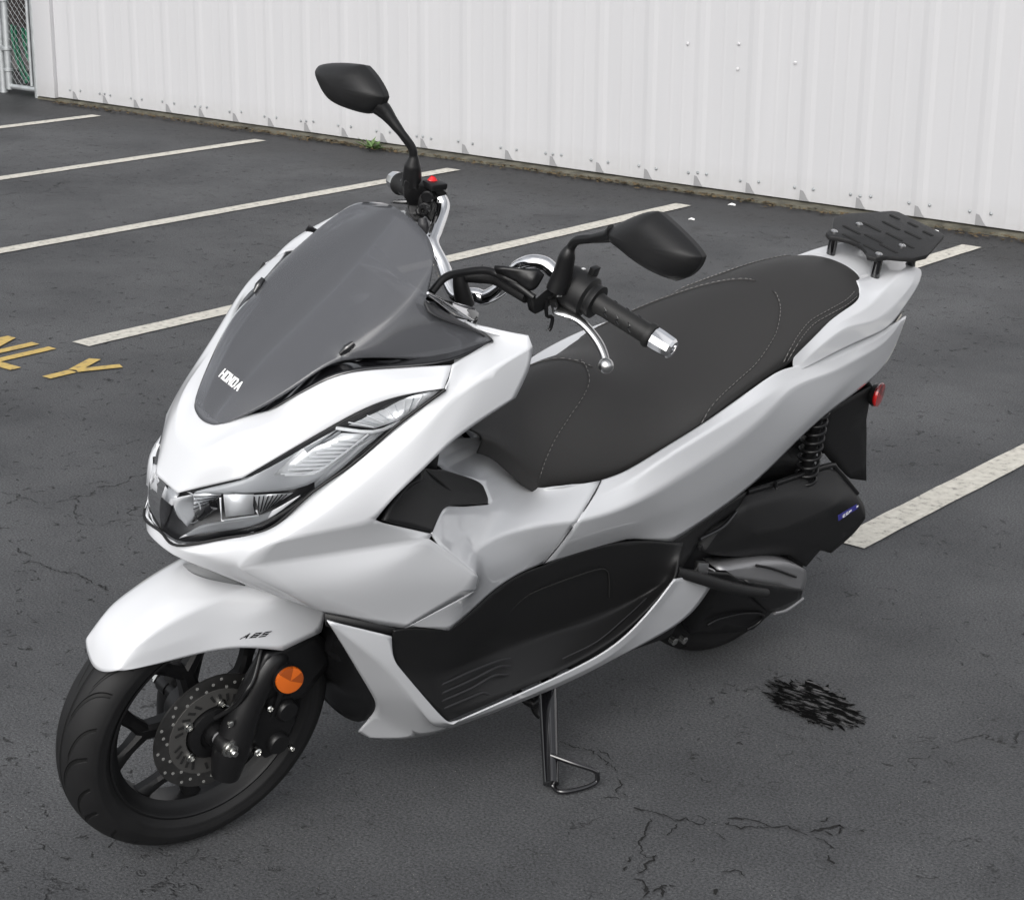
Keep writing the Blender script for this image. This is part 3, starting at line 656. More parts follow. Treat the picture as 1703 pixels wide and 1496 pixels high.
# brake disc with its carrier, holes and bolts
def disc(parent):
    bm = bmesh.new(); N_ = 120; m4 = frame((1.313, .052, .25), (0, 1, 0))
    lathe_bm(bm, [(.078, -.002), (.110, -.002), (.110, .002), (.078, .002), (.078, -.002)], m4, N_, cap=False)
    bmesh.ops.remove_doubles(bm, verts=bm.verts[:], dist=1e-5)
    o = from_bm('brake_disc', bm, 'steel', parent, 40); steer(o)
    bm = bmesh.new()
    for k in range(42):                     # drilled holes drawn as thin discs, paler than the steel
        a = 2 * pi * k / 42; r = (.086, .095, .103)[k % 3]
        lathe_bm(bm, [(.0029, .0), (.0029, .0006)], frame((1.313 + r * cos(a), .054, .25 + r * sin(a)), (0, 1, 0)), 10)
    h = from_bm('disc_holes', bm, 'zinc_dull', o, 40); steer(h)
    bm = bmesh.new(); lathe_bm(bm, [(.050, -.006), (.083, -.004), (.083, .0035), (.052, .0045), (.050, .0)], m4, 96, cap=False)
    cr = from_bm('disc_carrier', bm, pmat('disc_carrier_grey', (.095, .093, .09), .45, metal=.5), parent, 40); steer(cr)
    bm = bmesh.new()
    for k in range(30):
        a = 2 * pi * k / 30
        if k % 6 == 0: continue
        rot = Matrix.Rotation(-a + .5, 3, 'Y'); box_bm(bm, (1.313 + .068 * cos(a), .0572, .25 + .068 * sin(a)), (.015, .001, .0045), rot)
    s_ = from_bm('carrier_slots', bm, 'groove', cr, 40); steer(s_)
    bm = bmesh.new()
    lathe_bm(bm, [(.048, 0), (.047, .010), (.038, .013), (.030, .014), (.026, .010), (.02, .010), (.019, .024), (.010, .024)], m4, 48)
    hb = from_bm('hub_cover', bm, 'black_smooth', parent, 40); steer(hb)
    for k in range(5):
        a = 2 * pi * (k + .38) / 5
        bm = bmesh.new(); lathe_bm(bm, [(.0085, 0), (.0085, .002), (.0062, .0028), (.0062, .007), (.0035, .0085), (.003, .006)], frame((1.313 + .0565 * cos(a), .0563, .25 + .0565 * sin(a)), (0, 1, 0)), 14)
        steer(from_bm('disc_bolt', bm, 'zinc', parent, 30))
disc(fw)
rw = make_rim('rear_wheel', 0, .252, .172, .046, 5, root, a0=.3)
make_tyre('tyre', 0, .252, .254, .063, .168, rw)

# ---------------- forks, axle, caliper
ax = Vector((-sin(radians(26.5)), 0, cos(radians(26.5))))
A0 = Vector((1.313, 0, .25)) + Vector((.010, 0, -.003))
for s in (1, -1):
    fp = [(1.3048,0.0880,0.1786), (1.2972,0.0880,0.2366), (1.2743,0.0900,0.3245), (1.2409,0.0880,0.3890), (1.2191,0.0800,0.3981), (1.20, .072, .45)]
    fp = [(p[0], p[1] * s, p[2]) for p in fp]
    o = tube('fork_leg', fp, [.0240, .0330, .0250, .025, .023, .020], 'black_smooth', root, 24, 6)
    lug = lathe('axle_lug', [(.012, -.014), (.0155, -.012), (.0165, .010), (.014, .016)], (1.316, .092 * s, .252), (0, s, 0), 'black_smooth', o, 28)
    lug2 = lathe('axle_spacer', [(.010, -.030), (.013, -.028), (.013, .0)], (1.316, .088 * s, .252), (0, s, 0), 'castalloy' if s > 0 else 'black_smooth', o, 24)
    nut = lathe('axle_nut', [(.0150, 0), (.0150, .003), (.0115, .004), (.0115, .010), (.0065, .011), (.0065, .018), (.005, .020)], (1.318, .1085 * s, .254), (0, s, 0), 'zinc', o, 6 if s < 0 else 18)
steer(tube('front_axle', [(1.317, -.09, .249), (1.317, .09, .249)], .009, 'zinc', fw, 16, 2))
# left side bracket with the amber reflector
br = cage('reflector_bracket', {'a': off((1.2559,0.0980,0.4177)), 'b': (1.2268,0.1020,0.4175), 'c': (1.1551,0.1000,0.4249), 'd': (1.1161,0.0850,0.3890), 'e': (1.1041,0.0800,0.3422), 'f': (1.1262,0.0850,0.3189), 'g': (1.1590,0.0850,0.2893), 'h': (1.2011,0.0880,0.2920), 'i': (1.2572,0.0980,0.3240), 'j': (1.2759,0.1020,0.3784), 'k': (1.2102,0.1100,0.3720)},
     ['a b k j', 'b c d k', 'k d e f', 'k f g h', 'j k h i'], mat='black_smooth', sym='none', th=.012, lv=2, parent=root, crisp='a c e g')[0]
lathe('amber_reflector', [(.0, -.004), (.0235, -.004), (.0245, 0), (.0235, .004), (.018, .005), (0, .0052)], (1.2268,0.1280,0.3751), (.25, 1, .1), 'amber', root, 40, cap=False)
wedges(bpy.data.objects['amber_reflector'], 'amber_dark', (1.2268,0.1280,0.3751), (.25, 1, .1))
lathe('reflector_cup', [(.0, -.012), (.024, -.012), (.0265, -.002), (.0265, .0015), (.0245, .0015)], (1.2263,0.1250,0.3724), (.25, 1, .1), 'black_smooth', root, 40, cap=False)
cal = prism('brake_caliper', [off((1.313, .045, .25), dx, 0, dz) for dx, dz in ((-.052, -.012), (-.060, .050), (-.085, .075), (-.125, .060), (-.140, .0), (-.118, -.052), (-.085, -.062))], (0, .050, 0), 'black_smooth', root, .007); steer(cal)
for dx, dz in ((-.115, .035), (-.105, -.03)):
    o = lathe('piston_boss', [(.021, 0), (.021, .008), (.017, .013), (.008, .014)], (1.313 + dx, .093, .25 + dz), (0, 1, 0), 'black_smooth', cal, 24); steer(o)
for dx, dz, r in ((-.06, -.03, .0075), (-.075, .055, .006), (-.13, -.045, .005)):
    o = lathe('caliper_bolt', [(r, 0), (r, .008), (r * .7, .010), (r * .5, .007)], (1.313 + dx, .099, .25 + dz), (0, 1, 0), 'zinc', cal, 14); steer(o)
steer(tube('sensor_cable', [(1.318, .066, .285), (1.300, .092, .32), (1.292, .110, .36), (1.275, .104, .38), (1.25, .08, .42)], .0042, 'black_smooth', root, 10, 6))
steer(lathe('cable_clip', [(.006, 0), (.006, .004), (.003, .006)], (1.3142,0.1050,0.2989), (0, 1, 0), 'zinc', root, 12))
steer(tube('brake_hose', [(1.225, .092, .27), (1.215, .100, .33), (1.20, .098, .37), (1.185, .085, .43)], .005, 'black_smooth', root, 10, 6))

# ---------------- front fender
fr = [ [(1.5213,0.0000,0.4101), (1.5018,0.0000,0.4642), (1.4432,0.0000,0.5145), (1.3905,0.0000,0.5403), (1.3293,0.0000,0.5633), (1.2808,0.0000,0.5754), (1.2513,0.0000,0.5827)],
       [(1.5156,0.0300,0.4192), (1.4998,0.0330,0.4706), (1.4483,0.0330,0.5120), (1.3923,0.0350,0.5375), (1.3305,0.0340,0.5583), (1.2824,0.0340,0.5727), (1.2533,0.0340,0.5824)],
       [(1.5097,0.0500,0.4360), (1.4843,0.0545,0.4707), (1.4344,0.0550,0.5004), (1.3652,0.0640,0.5222), (1.3163,0.0620,0.5359), (1.2779,0.0680,0.5586), (1.2430,0.0720,0.5814)],
       [(1.5010,0.0530,0.4331), (1.4602,0.0605,0.4604), (1.3854,0.0690,0.4752), (1.3205,0.0780,0.4813), (1.2745,0.1020,0.5100), (1.2307,0.1080,0.5338), (1.1949,0.1080,0.5539)],
       [(1.4932,0.0570,0.4352), (1.4345,0.0650,0.4346), (1.3630,0.0740,0.4400), (1.3053,0.0920,0.4441), (1.2359,0.1120,0.4262), (1.1609,0.1130,0.4403), (1.1556,0.1130,0.4922)] ]
fd = grid('front_fender', fr, crease_rows=[(2, .75, 1), (3, .5, 1)], sym='weld', mat='white', th=.003, parent=root, crisp='4_4 4_5 4_6', bs='ALL')[0]
# lettering on the fender, three slanted letters
def strokes(name, quads, mat, parent, th=.0005):
    bm = bmesh.new()
    for q in quads:
        vs = [bm.verts.new(p) for p in q]; bm.faces.new(vs)
    bmesh.ops.recalc_face_normals(bm, faces=bm.faces[:])
    if sum(f.normal.dot(EYE - f.calc_center_median()) for f in bm.faces) < 0: bmesh.ops.reverse_faces(bm, faces=bm.faces[:])
    me = bpy.data.meshes.new(name); bm.to_mesh(me); bm.free(); o = link(name, me, mat, parent)
    m = o.modifiers.new('s', 'SOLIDIFY'); m.thickness = th; m.offset = 1
    return o
def skin(o):
    bpy.context.view_layer.update(); dg = bpy.context.evaluated_depsgraph_get(); ev = o.evaluated_get(dg); me = ev.to_mesh()
    t = BVHTree.FromPolygons([v.co.copy() for v in me.vertices], [tuple(p.vertices) for p in me.polygons]); ev.to_mesh_clear(); return t
def lettering(name, text, origin, udir, vdir, h, mat, parent, wscale=1.0, slant=0, weight=.2, gap=.25, lift=0, curve=None, onto=None, cast=None):
    """blocky letters from strokes in a 4 x 5 cell grid"""
    G_ = {'H': [((0, 0), (0, 5)), ((3, 0), (3, 5)), ((0, 2.5), (3, 2.5))], 'O': [((0, 0), (0, 5)), ((3, 0), (3, 5)), ((0, 0), (3, 0)), ((0, 5), (3, 5))],
         'N': [((0, 0), (0, 5)), ((3, 0), (3, 5)), ((0, 5), (3, 0))], 'D': [((0, 0), (0, 5)), ((0, 0), (2.2, 0)), ((0, 5), (2.2, 5)), ((2.2, 5), (3, 4)), ((3, 4), (3, 1)), ((3, 1), (2.2, 0))],
         'A': [((0, 0), (1.5, 5)), ((1.5, 5), (3, 0)), ((.6, 1.8), (2.4, 1.8))], 'B': [((0, 0), (0, 5)), ((0, 0), (3, 0)), ((0, 5), (3, 5)), ((0, 2.5), (3, 2.5)), ((3, 0), (3, 5))],
         'S': [((0, 0), (3, 0)), ((3, 0), (3, 2.5)), ((0, 2.5), (3, 2.5)), ((0, 2.5), (0, 5)), ((0, 5), (3, 5))], 'E': [((0, 0), (0, 5)), ((0, 0), (3, 0)), ((0, 5), (3, 5)), ((0, 2.5), (2.6, 2.5))],
         'P': [((0, 0), (0, 5)), ((0, 5), (3, 5)), ((3, 5), (3, 2.5)), ((0, 2.5), (3, 2.5))], 'L': [((0, 0), (0, 5)), ((0, 0), (3, 0))], 'C': [((0, 0), (0, 5)), ((0, 0), (3, 0)), ((0, 5), (3, 5))],
         'Y': [((1.5, 0), (1.5, 2.4)), ((1.5, 2.4), (0, 5)), ((1.5, 2.4), (3, 5))], 'T': [((1.5, 0), (1.5, 5)), ((0, 5), (3, 5))], 'M': [((0, 0), (0, 5)), ((3, 0), (3, 5)), ((0, 5), (1.5, 2.5)), ((1.5, 2.5), (3, 5))],
         'R': [((0, 0), (0, 5)), ((0, 5), (3, 5)), ((3, 5), (3, 2.5)), ((0, 2.5), (3, 2.5)), ((1.5, 2.5), (3, 0))], 'K': [((0, 0), (0, 5)), ((0, 2.5), (3, 5)), ((0, 2.5), (3, 0))]}
    u, v = Vector(udir).normalized(), Vector(vdir).normalized(); o = Vector(origin); k = h / 5; quads = []; x = 0; n = u.cross(v).normalized()
    adv = (3 + weight * 5 + gap * 5) * k * wscale
    total = adv * len(text) - gap * 5 * k * wscale
    for i, ch in enumerate(text):
        for (x0, y0), (x1, y1) in G_.get(ch, []):
            a = Vector((x0 * wscale, y0)) * k; b = Vector((x1 * wscale, y1)) * k; t = (b - a); L_ = t.length; t = t / L_
            w = weight * 2.5 * k; a = a - t * w * .98; b = b + t * w * .98; s = Vector((-t.y, t.x)) * w
            q = []
            for c in (a + s, a - s, b - s, b + s):
                cx, cy = c.x + i * adv - total / 2 + slant * c.y, c.y
                P = o + u * cx + v * cy + n * lift
                if curve: P = P + curve(cx, cy)
                if onto:
                    dv = Vector(cast).normalized(); hit = onto.ray_cast(P + dv * .15, -dv, .3)
                    if hit[0]: P = hit[0] + dv * .0007
                q.append(P)
            quads.append(q)
    return strokes(name, quads, mat, parent)
pA, pB, pC = Vector((1.3055,0.0825,0.4526)), Vector((1.2485,0.0900,0.4519)), Vector((1.2443,0.0895,0.4592))
ud = (Vector((1.2522,0.0885,0.4511)) - pA).normalized()
lettering('fender_lettering', 'ABS', Vector((1.2795,0.0865,0.4544)) + Vector((.004,.004,.002)), ud, (-.3, .05, 1), .0075, 'decal_black', fd, wscale=2.1, slant=.9, weight=.26, gap=.16, onto=skin(fd), cast=(.3, 1, .3))

# ---------------- nose panel (white centre between the headlights)
nb = [(1.4162,0.0000,0.7249), (1.4163,0.0320,0.7254), (1.3902,0.0660,0.7492), (1.3545,0.1100,0.7791), (1.3169,0.1330,0.8147), (1.2568,0.1560,0.8584), (1.1950,0.1880,0.9105), (1.1484,0.2150,0.9335), (1.0968,0.2440,0.9472)]
ni = [(1.3527,0.0000,0.8339), (1.3521,0.0360,0.8342), (1.3207,0.0580,0.8555), (1.2910,0.0780,0.8650), (1.2700,0.0960,0.8910), (1.2474,0.1120,0.9126), (1.2123,0.1400,0.9476), (1.1426,0.1710,0.9557), (1.0725,0.2255,0.9736)]
nm = [mid(ni[0], nb[0], .45), mid(ni[1], nb[1], .48), (1.3544,0.0680,0.8267), (1.3180,0.0960,0.8436), (1.2546,0.1220,0.8815), (1.2206,0.1460,0.9120), (1.1849,0.1700,0.9302), (1.1457,0.1960,0.9462), (1.0848,0.2365,0.9612)]
nm = [off(p, .006, 0, .004) for p in nm[:-1]] + [nm[-1]]
nm2 = [mid(nm[0], nb[0], .6), mid(nm[1], nb[1], .6)] + [off(mid(a, b, .55), .004, .002, .002) for a, b in zip(nm[2:-1], nb[2:-1])] + [mid(nm[-1], nb[-1], .5)]
nose = grid('nose_panel', [ni, nm, nm2, nb], crease_rows=[(1, .6)], sym='weld', mat='white', th=.003, parent=root, outward=Vector((1, .2, 1)), crisp='3_1 3_3 0_1 0_8 3_8')[0]
# ---------------- front cowl
Vc = dict(h0=(1.4182,0.0000,0.6379), h1=(1.4179,0.0480,0.6389), h2=(1.3671,0.0950,0.6651), h3=(1.3153,0.1420,0.6954), h4=(1.2645,0.1700,0.7612), h5=(1.1521,0.2185,0.8836), h6=(1.0942,0.2470,0.9465), h7=(1.0721,0.2275,0.9757), h8=(0.9716,0.2010,0.9867),
  l0=(1.4204,0.0000,0.6304), l1=(1.4205,0.0500,0.6321), m2=(1.3843,0.1000,0.6426), s=(1.3613,0.1390,0.6361), f1=(1.3487,0.1660,0.6928), f2=(1.1893,0.2380,0.7325), m4=(1.2449,0.2120,0.7572), m5=(1.1470,0.2480,0.8623), m6=(1.0761,0.2560,0.9465), m7=(1.0289,0.2680,0.9763),
  e0=(1.4238,0.0000,0.6202), e1=(1.4212,0.0480,0.6202), e2=(1.3770,0.0880,0.6068), e3=(1.3226,0.1220,0.5790), e4=(1.2035,0.1680,0.5241), e5=(1.1353,0.1950,0.5010), e6=(1.0683,0.2120,0.4806),
  r1=(1.1716,0.2520,0.7787), r2=(1.1266,0.2620,0.8216), r3=(1.0873,0.2690,0.8687), r4=(0.9720,0.2740,0.9211), r5=(0.9503,0.2735,0.9686), r6=(0.9503,0.2680,1.0036), t9=(0.9502,0.2550,1.0157), t8=(0.9759,0.2120,1.0111), i8=(0.9908,0.1750,1.0032),
  g1=(1.2873,0.1640,0.5832), mm=(1.1909,0.2320,0.6194), j0=(1.0805,0.2490,0.6769), j=(1.0678,0.2400,0.6787), f3=(1.1642,0.2360,0.7202), k0=(1.0551,0.2500,0.6579), k1=(0.9717,0.2620,0.5846), k2=(0.9643,0.2540,0.5507))
Fc = ['h0 l0 l1 h1', 'l0 e0 e1 l1', 'h1 l1 m2 h2', 'l1 e1 e2 m2', 'm2 e2 e3 s', 'h2 m2 s f1', 'h2 f1 h3', 'h3 f1 m4 h4', 'f1 f2 m4', 'h4 m4 m5 h5', 'm4 f2 r1 m5', 'm5 r1 r2 m6', 'm6 r2 r3 m7', 'm7 r3 r4 r5', 'm7 r5 r6',
      'h5 m5 m6 h6', 'h6 m6 h7', 'h7 m6 m7 h8', 'h8 m7 r6 t9 t8', 'h8 t8 i8', 's j0 f2 f1', 'j0 j f3 f2', 's g1 mm j0', 's e3 e4 g1', 'g1 e4 e5 mm', 'mm e5 e6 k2', 'mm k2 k1 k0', 'mm k0 j0']
cowl = cage('front_cowl', Vc, Fc, 'l0-l1:1, l1-m2:.8, f1-f2:1, s-f1:1, s-j0:1, s-g1:1, m6-m7-r6:1, m5-m6:.6, f1-m4:0, h7-h8:.3, g1-e4:.9, h2-f1:.2, s-m2:.3',
     sym='weld', mat='white', th=.003, parent=root, crisp='h1 h3 h6 h7 h8 f3 e6 k2 k1 k0 j j0 i8 r6 t9')[0]
# inner lining of the chin, behind the wheel: grey lamp seen between chin and fender
cage('under_nose_lining', {'a': (1.3838,0.0200,0.5800), 'b': (1.3936,0.0450,0.5865), 'c': (1.3841,0.0700,0.5847), 'd': (1.3510,0.0850,0.5758), 'e': (1.3175,0.1000,0.5678), 'f': (1.3688,0.0950,0.6045), 'g': (1.3988,0.0500,0.6076)}, ['a b g', 'b c f g', 'c d e f'], mat=pmat('grey_lining', (.22, .225, .23), .35), sym='weld', th=.002, lv=2, parent=root)

# ---------------- headlights (left and right)
def headlight(sg):
    f = (lambda p: p) if sg > 0 else mir
    up = [(1.4161,0.0000,0.7240), (1.4157,0.0330,0.7243), (1.3900,0.0660,0.7475), (1.3543,0.1100,0.7774), (1.3166,0.1330,0.8120), (1.2563,0.1560,0.8553), (1.1945,0.1880,0.9075), (1.1480,0.2150,0.9309), (1.0988,0.2445,0.9453)]
    lo = [(1.4160,0.0000,0.6401), (1.4168,0.0475,0.6410), (1.3883,0.0780,0.6570), (1.3666,0.0940,0.6667), (1.3424,0.1180,0.6808), (1.3169,0.1410,0.6973), (1.2671,0.1700,0.7636), (1.1544,0.2180,0.8856), (1.0967,0.2455,0.9454)]
    md = [off(mid(a, b, .5), .008 * k, .006 * k, .002 * k) for a, b, k in zip(up, lo, (1, 1, 1, 1, 1.1, 1, .8, .4, 0))]
    # recessed housing
    ins = lambda row, d: [off(p, -d * k, -d * .5 * k, 0) for p, k in zip(row, (.6, .7, 1, 1, 1, 1, 1, 1.1, .6))]
    hs = grid('headlight', [[f(p) for p in r] for r in (ins(up, .003), ins(md, .042), ins(lo, .003))], sym='none', mat='lamp_dark', th=.002, parent=root, lv=2, flip=False)[0]
    lens = grid('lens', [[f(p) for p in r] for r in (up, md, lo)], sym='none', mat='lens', th=0, parent=hs, lv=3)[0]
    def part(name, V_, F_, mat, cr='', th=.002, lv=2, crisp=None):
        return cage(name, {k: f(v) for k, v in V_.items()}, F_, cr, sym='none', mat=mat, th=th, lv=lv, parent=hs, crisp=crisp)[0]
    # grey bezel bar between upper lamp and lower projector
    d = -.007
    q = lambda p, dd=.007: off(p, -dd, -dd * .6, 0)
    part('bezel', {'a': q((1.4126,0.0340,0.7236)), 'b': q((1.3521,0.1120,0.7759)), 'c': q((1.3086,0.1350,0.8096)), 'd': q((1.3143,0.1350,0.7827)), 'e': q((1.2632,0.1600,0.7854)), 'f': q((1.1894,0.1970,0.8626)), 'g': q((1.1724,0.2060,0.8627)), 'h': q((1.2632,0.1700,0.7688)),
          'i': q((1.3159,0.1420,0.7585)), 'k': q((1.3706,0.0980,0.7436)), 'l': q((1.4002,0.0560,0.7289)), 'm': q((1.2310,0.1700,0.8664)), 'x': q((1.3339,0.1260,0.7708), .002), 'y': q((1.3799,0.0900,0.7537), .002)},
         ['a y b', 'a l y', 'l k y', 'k x b y', 'k i x', 'b x d c', 'x i h e d', 'e h g f', 'c d m'], 'lamp_grey', 'x-y:.4', lv=2)
    part('upper_bezel', {'a': q((1.3573,0.1070,0.7714)), 'b': q((1.3240,0.1320,0.8114)), 'c': q((1.2544,0.1550,0.8526)), 'd': q((1.1935,0.1870,0.9055)), 'e': q((1.1888,0.1880,0.9008), .012), 'f': q((1.2325,0.1680,0.8708), .010), 'g': q((1.2316,0.1730,0.8561), .010), 'h': q((1.2502,0.1610,0.8359), .011), 'i': q((1.2858,0.1480,0.8276), .012), 'j': q((1.3191,0.1340,0.7837), .010)},
         ['a b i j', 'b c h i', 'c f g h', 'c d e f'], 'lamp_grey', lv=1)
    part('lower_strip', {'a': q((1.2622,0.1620,0.7849)), 'b': q((1.2397,0.1720,0.8055)), 'c': q((1.1914,0.1970,0.8609)), 'd': q((1.1561,0.2120,0.8804)), 'e': q((1.2126,0.1930,0.8199), .002), 'f': q((1.2611,0.1700,0.7701), .002)},
         ['a b e f', 'b c d e'], 'lamp_grey', lv=1)
    part('chin_reflection', {'a': q((1.4160,0.0000,0.7227), .004), 'b': q((1.4156,0.0330,0.7230), .004), 'c': q((1.4299,0.0360,0.7053), .006), 'd': q((1.4209,0.0000,0.6948), .006)}, ['a b c d'], 'lamp_grey', lv=1)  # added insert, its grey stands in for the reflection in the clear lens
    # stepped light guide
    part('light_guide', {'a': q((1.3189,0.1360,0.7856), .008), 'b': q((1.2633,0.1600,0.7863), .006), 'c': q((1.2407,0.1700,0.8060), .006), 'd': q((1.1930,0.1960,0.8608), .007), 'e': q((1.2310,0.1750,0.8582), .009), 'f': q((1.2494,0.1630,0.8368), .010), 'g': q((1.2852,0.1500,0.8293), .011)},
         ['a b c g', 'g c f', 'f c d e'], 'lamp_silver', lv=1, crisp='a b c d e g')
    for i in range(9):           # fine ribs of the guide
        t = i / 9
        p = Vector((1.3086,0.1390,0.7878)).lerp(Vector((1.2259,0.1780,0.8556)), t); e = Vector((1.2539,0.1650,0.7933)).lerp(Vector((1.1925,0.1960,0.8576)), t)
        tube('guide_rib', [f(tuple(p + Vector((-.006, -.003, 0)))), f(tuple(e + Vector((-.004, -.002, 0))))], .0013, 'lamp_white', hs, 6, 1)
    tube('bright_edge', [f(q((1.3013,0.1420,0.7864), .004)), f(q((1.2622,0.1610,0.7900), .004)), f(q((1.2353,0.1740,0.8134), .004)), f(q((1.1932,0.1960,0.8621), .004))], .0018, 'lamp_white', hs, 6, 3)
    tube('bright_edge', [f(q((1.2337,0.1660,0.8667), .003)), f(q((1.1859,0.1980,0.8658), .003)), f(q((1.1503,0.2160,0.8846), .003))], .0030, 'lamp_white', hs, 8, 3)
    # indicator
    part('indicator', {'a': q((1.2318,0.1700,0.8717), .010), 'b': q((1.1908,0.1900,0.9043), .010), 'c': q((1.1464,0.2140,0.9263), .008), 'd': q((1.0982,0.2380,0.9412), .003), 'e': q((1.1288,0.2260,0.9095), .006), 'f': q((1.1522,0.2150,0.8862), .006), 'g': q((1.1879,0.1970,0.8683), .010), 'h': q((1.1637,0.2060,0.8961), .016)},
         ['a b h g', 'b c h', 'c d e h', 'h e f g'], 'lamp_silver', lv=1, crisp='a b c d e f g h')
    for i in range(10):
        t = (i + .5) / 10
        p = Vector((1.2288,0.1720,0.8734)).lerp(Vector((1.1085,0.2360,0.9401)), t); e = Vector((1.1931,0.1970,0.8711)).lerp(Vector((1.1260,0.2280,0.9121)), t)
        tube('indicator_rib', [f(tuple(p + Vector((-.009, -.004, 0)))), f(tuple(e + Vector((-.008, -.004, 0))))], .0009, 'lens' if i % 2 else 'lamp_white', hs, 6, 1)
    # lower projector: bowl, chrome blades, side reflector
    lathe('bowl_ring', [(.026, -.002), (.0272, 0), (.026, .002)], f(off((1.4161,0.0500,0.7025), -.014, -.008, 0)), f((.93, .35, .05)), 'lamp_grey', hs, 40, cap=False)
    part('reflector_bowl', {'a': q((1.4296,0.0340,0.7153), .006), 'b': q((1.4116,0.0580,0.7299), .006), 'c': q((1.4109,0.0600,0.7107), .03), 'd': q((1.4083,0.0600,0.6837), .02), 'e': q((1.4110,0.0560,0.6740), .006), 'f': q((1.4227,0.0400,0.6885), .006)}, ['a b c f', 'c d e f'], 'lamp_grey', lv=2)
    part('chrome_blade', {'a': q((1.4129,0.0600,0.7303), .014), 'b': q((1.3821,0.0900,0.7391), .014), 'c': q((1.3878,0.0850,0.7267), .018), 'd': q((1.4108,0.0620,0.6966), .014)}, ['a b c d'], 'lamp_silver', lv=1, crisp='a b c d')
    for i in range(7):
        t = i / 7
        tube('blade_rib', [f(tuple(Vector((1.4112,0.0610,0.7274)).lerp(Vector((1.4103,0.0620,0.7016)), t) + Vector((-.011, -.006, 0)))), f(tuple(Vector((1.3834,0.0890,0.7378)).lerp(Vector((1.3900,0.0850,0.7282)), t) + Vector((-.011, -.006, 0))))], .0008, 'lens' if i % 2 else 'lamp_dark', hs, 5, 1)
    tube('lamp_barrel', [f(q((1.4008,0.0660,0.6933), .010)), f(q((1.3873,0.0850,0.7226), .006))], .0085, 'black_gloss', hs, 14, 1)
    part('side_reflector', {'a': q((1.3801,0.0930,0.7402), .012), 'b': q((1.3460,0.1240,0.7487), .012), 'c': q((1.3464,0.1200,0.7215), .02), 'd': q((1.3405,0.1250,0.7137), .012), 'e': q((1.3736,0.0960,0.7000), .012)}, ['a b c', 'a c e', 'c d e'], 'lamp_silver', lv=0, th=.001)
    part('ribbed_reflector', {'a': q((1.3450,0.1240,0.7485), .010), 'b': q((1.2957,0.1580,0.7599), .008), 'c': q((1.3141,0.1460,0.7399), .010), 'd': q((1.3326,0.1310,0.7181), .008)}, ['a b c d'], 'lamp_silver', lv=0, th=.001)
    for i in range(8):
        t = (i + .3) / 8
        tube('reflector_rib', [f(tuple(Vector((1.3438,0.1240,0.7476)).lerp(Vector((1.2992,0.1570,0.7598)), t) + Vector((-.006, -.003, 0)))), f(tuple(Vector((1.3395,0.1260,0.7170)).lerp(Vector((1.3160,0.1460,0.7383)), t) + Vector((-.006, -.003, 0))))], .0010, 'lamp_dark', hs, 5, 1)
    tube('bright_edge', [f(q((1.3807,0.0940,0.7399), .003)), f(q((1.3759,0.0970,0.7001), .003)), f(q((1.3324,0.1310,0.7170), .003)), f(q((1.3371,0.1300,0.7267), .003))], .0016, 'lamp_white', hs, 6, 1)
    part('lower_bezel', {'a': q((1.4207,0.0520,0.6539), .004), 'b': q((1.4005,0.0680,0.6780), .004), 'c': q((1.3896,0.0780,0.6890), .005), 'd': q((1.3329,0.1300,0.7095), .005), 'e': q((1.3043,0.1580,0.7460), .004), 'f': q((1.2860,0.1680,0.7610), .003), 'g': q((1.3226,0.1400,0.7063), .003), 'h': q((1.3570,0.1080,0.6841), .003), 'i': q((1.3953,0.0740,0.6698), .003)},
         ['a b i', 'b c h i', 'c d g h', 'd e g', 'e f g'], 'lamp_grey', lv=2)
    return hs
for sg in (1, -1): headlight(sg)
# black gasket round the lamp edge
gl = [(1.4183,0.0000,0.6390), (1.4188,0.0500,0.6419), (1.3687,0.0970,0.6681), (1.3188,0.1450,0.6994), (1.2689,0.1740,0.7662), (1.2108,0.1970,0.8198), (1.1559,0.2215,0.8872), (1.0967,0.2475,0.9472)]
for sg in (1, -1): tube('lamp_gasket', [p if sg > 0 else mir(p) for p in gl], .0024, 'black', root, 8, 6)

# ---------------- windscreen and the black cover under it
Vs = dict(a0=off((1.3585,0.0000,0.8224),.005,0,.003), a1=(1.3184,0.0000,0.8863), a2=(1.2471,0.0000,0.9520), a3=(1.1769,0.0000,1.0130), a4=(1.1119,0.0000,1.0714), a5=(1.0370,0.0000,1.1396),
  b0=off((1.3557,0.0200,0.8253),.005,0,.003), b1=(1.3194,0.0390,0.8855), b2=(1.2475,0.0580,0.9409), b3=(1.1784,0.0800,0.9936), b4=(1.1140,0.0800,1.0508), b5=(1.0242,0.0520,1.1249),
  c0=off((1.3501,0.0400,0.8322),.005,0,.003), c1=(1.3051,0.0800,0.8753), c2=(1.2526,0.1100,0.9321), c3=(1.1887,0.1360,0.9831), c4=(1.1199,0.1450,1.0243), e5=(1.0257,0.0800,1.1144),
  d2=(1.2107,0.1180,0.9616), d4=(1.0406,0.1180,1.0999), dn=(1.0693,0.1400,1.0442), w1=(1.0388,0.1880,0.9572), w2=(0.9698,0.2020,0.9873), w3=(0.9954,0.1920,1.0015), w4=(1.0718,0.1550,1.0290), wm=(1.1289,0.1580,0.9641))
Fs = ['a0 a1 b1 b0', 'b0 b1 c1 c0', 'a1 a2 b2 b1', 'b1 b2 c2 c1', 'a2 a3 b3 b2', 'b2 b3 d2 c2', 'b3 c3 d2', 'a3 a4 b4 b3', 'b3 b4 c4 c3', 'a4 a5 b5 b4', 'b4 b5 e5 c4', 'c4 e5 d4', 'c4 d4 dn', 'c3 c4 dn w4', 'd2 c3 wm', 'wm c3 w4 w1', 'w1 w4 w3 w2']
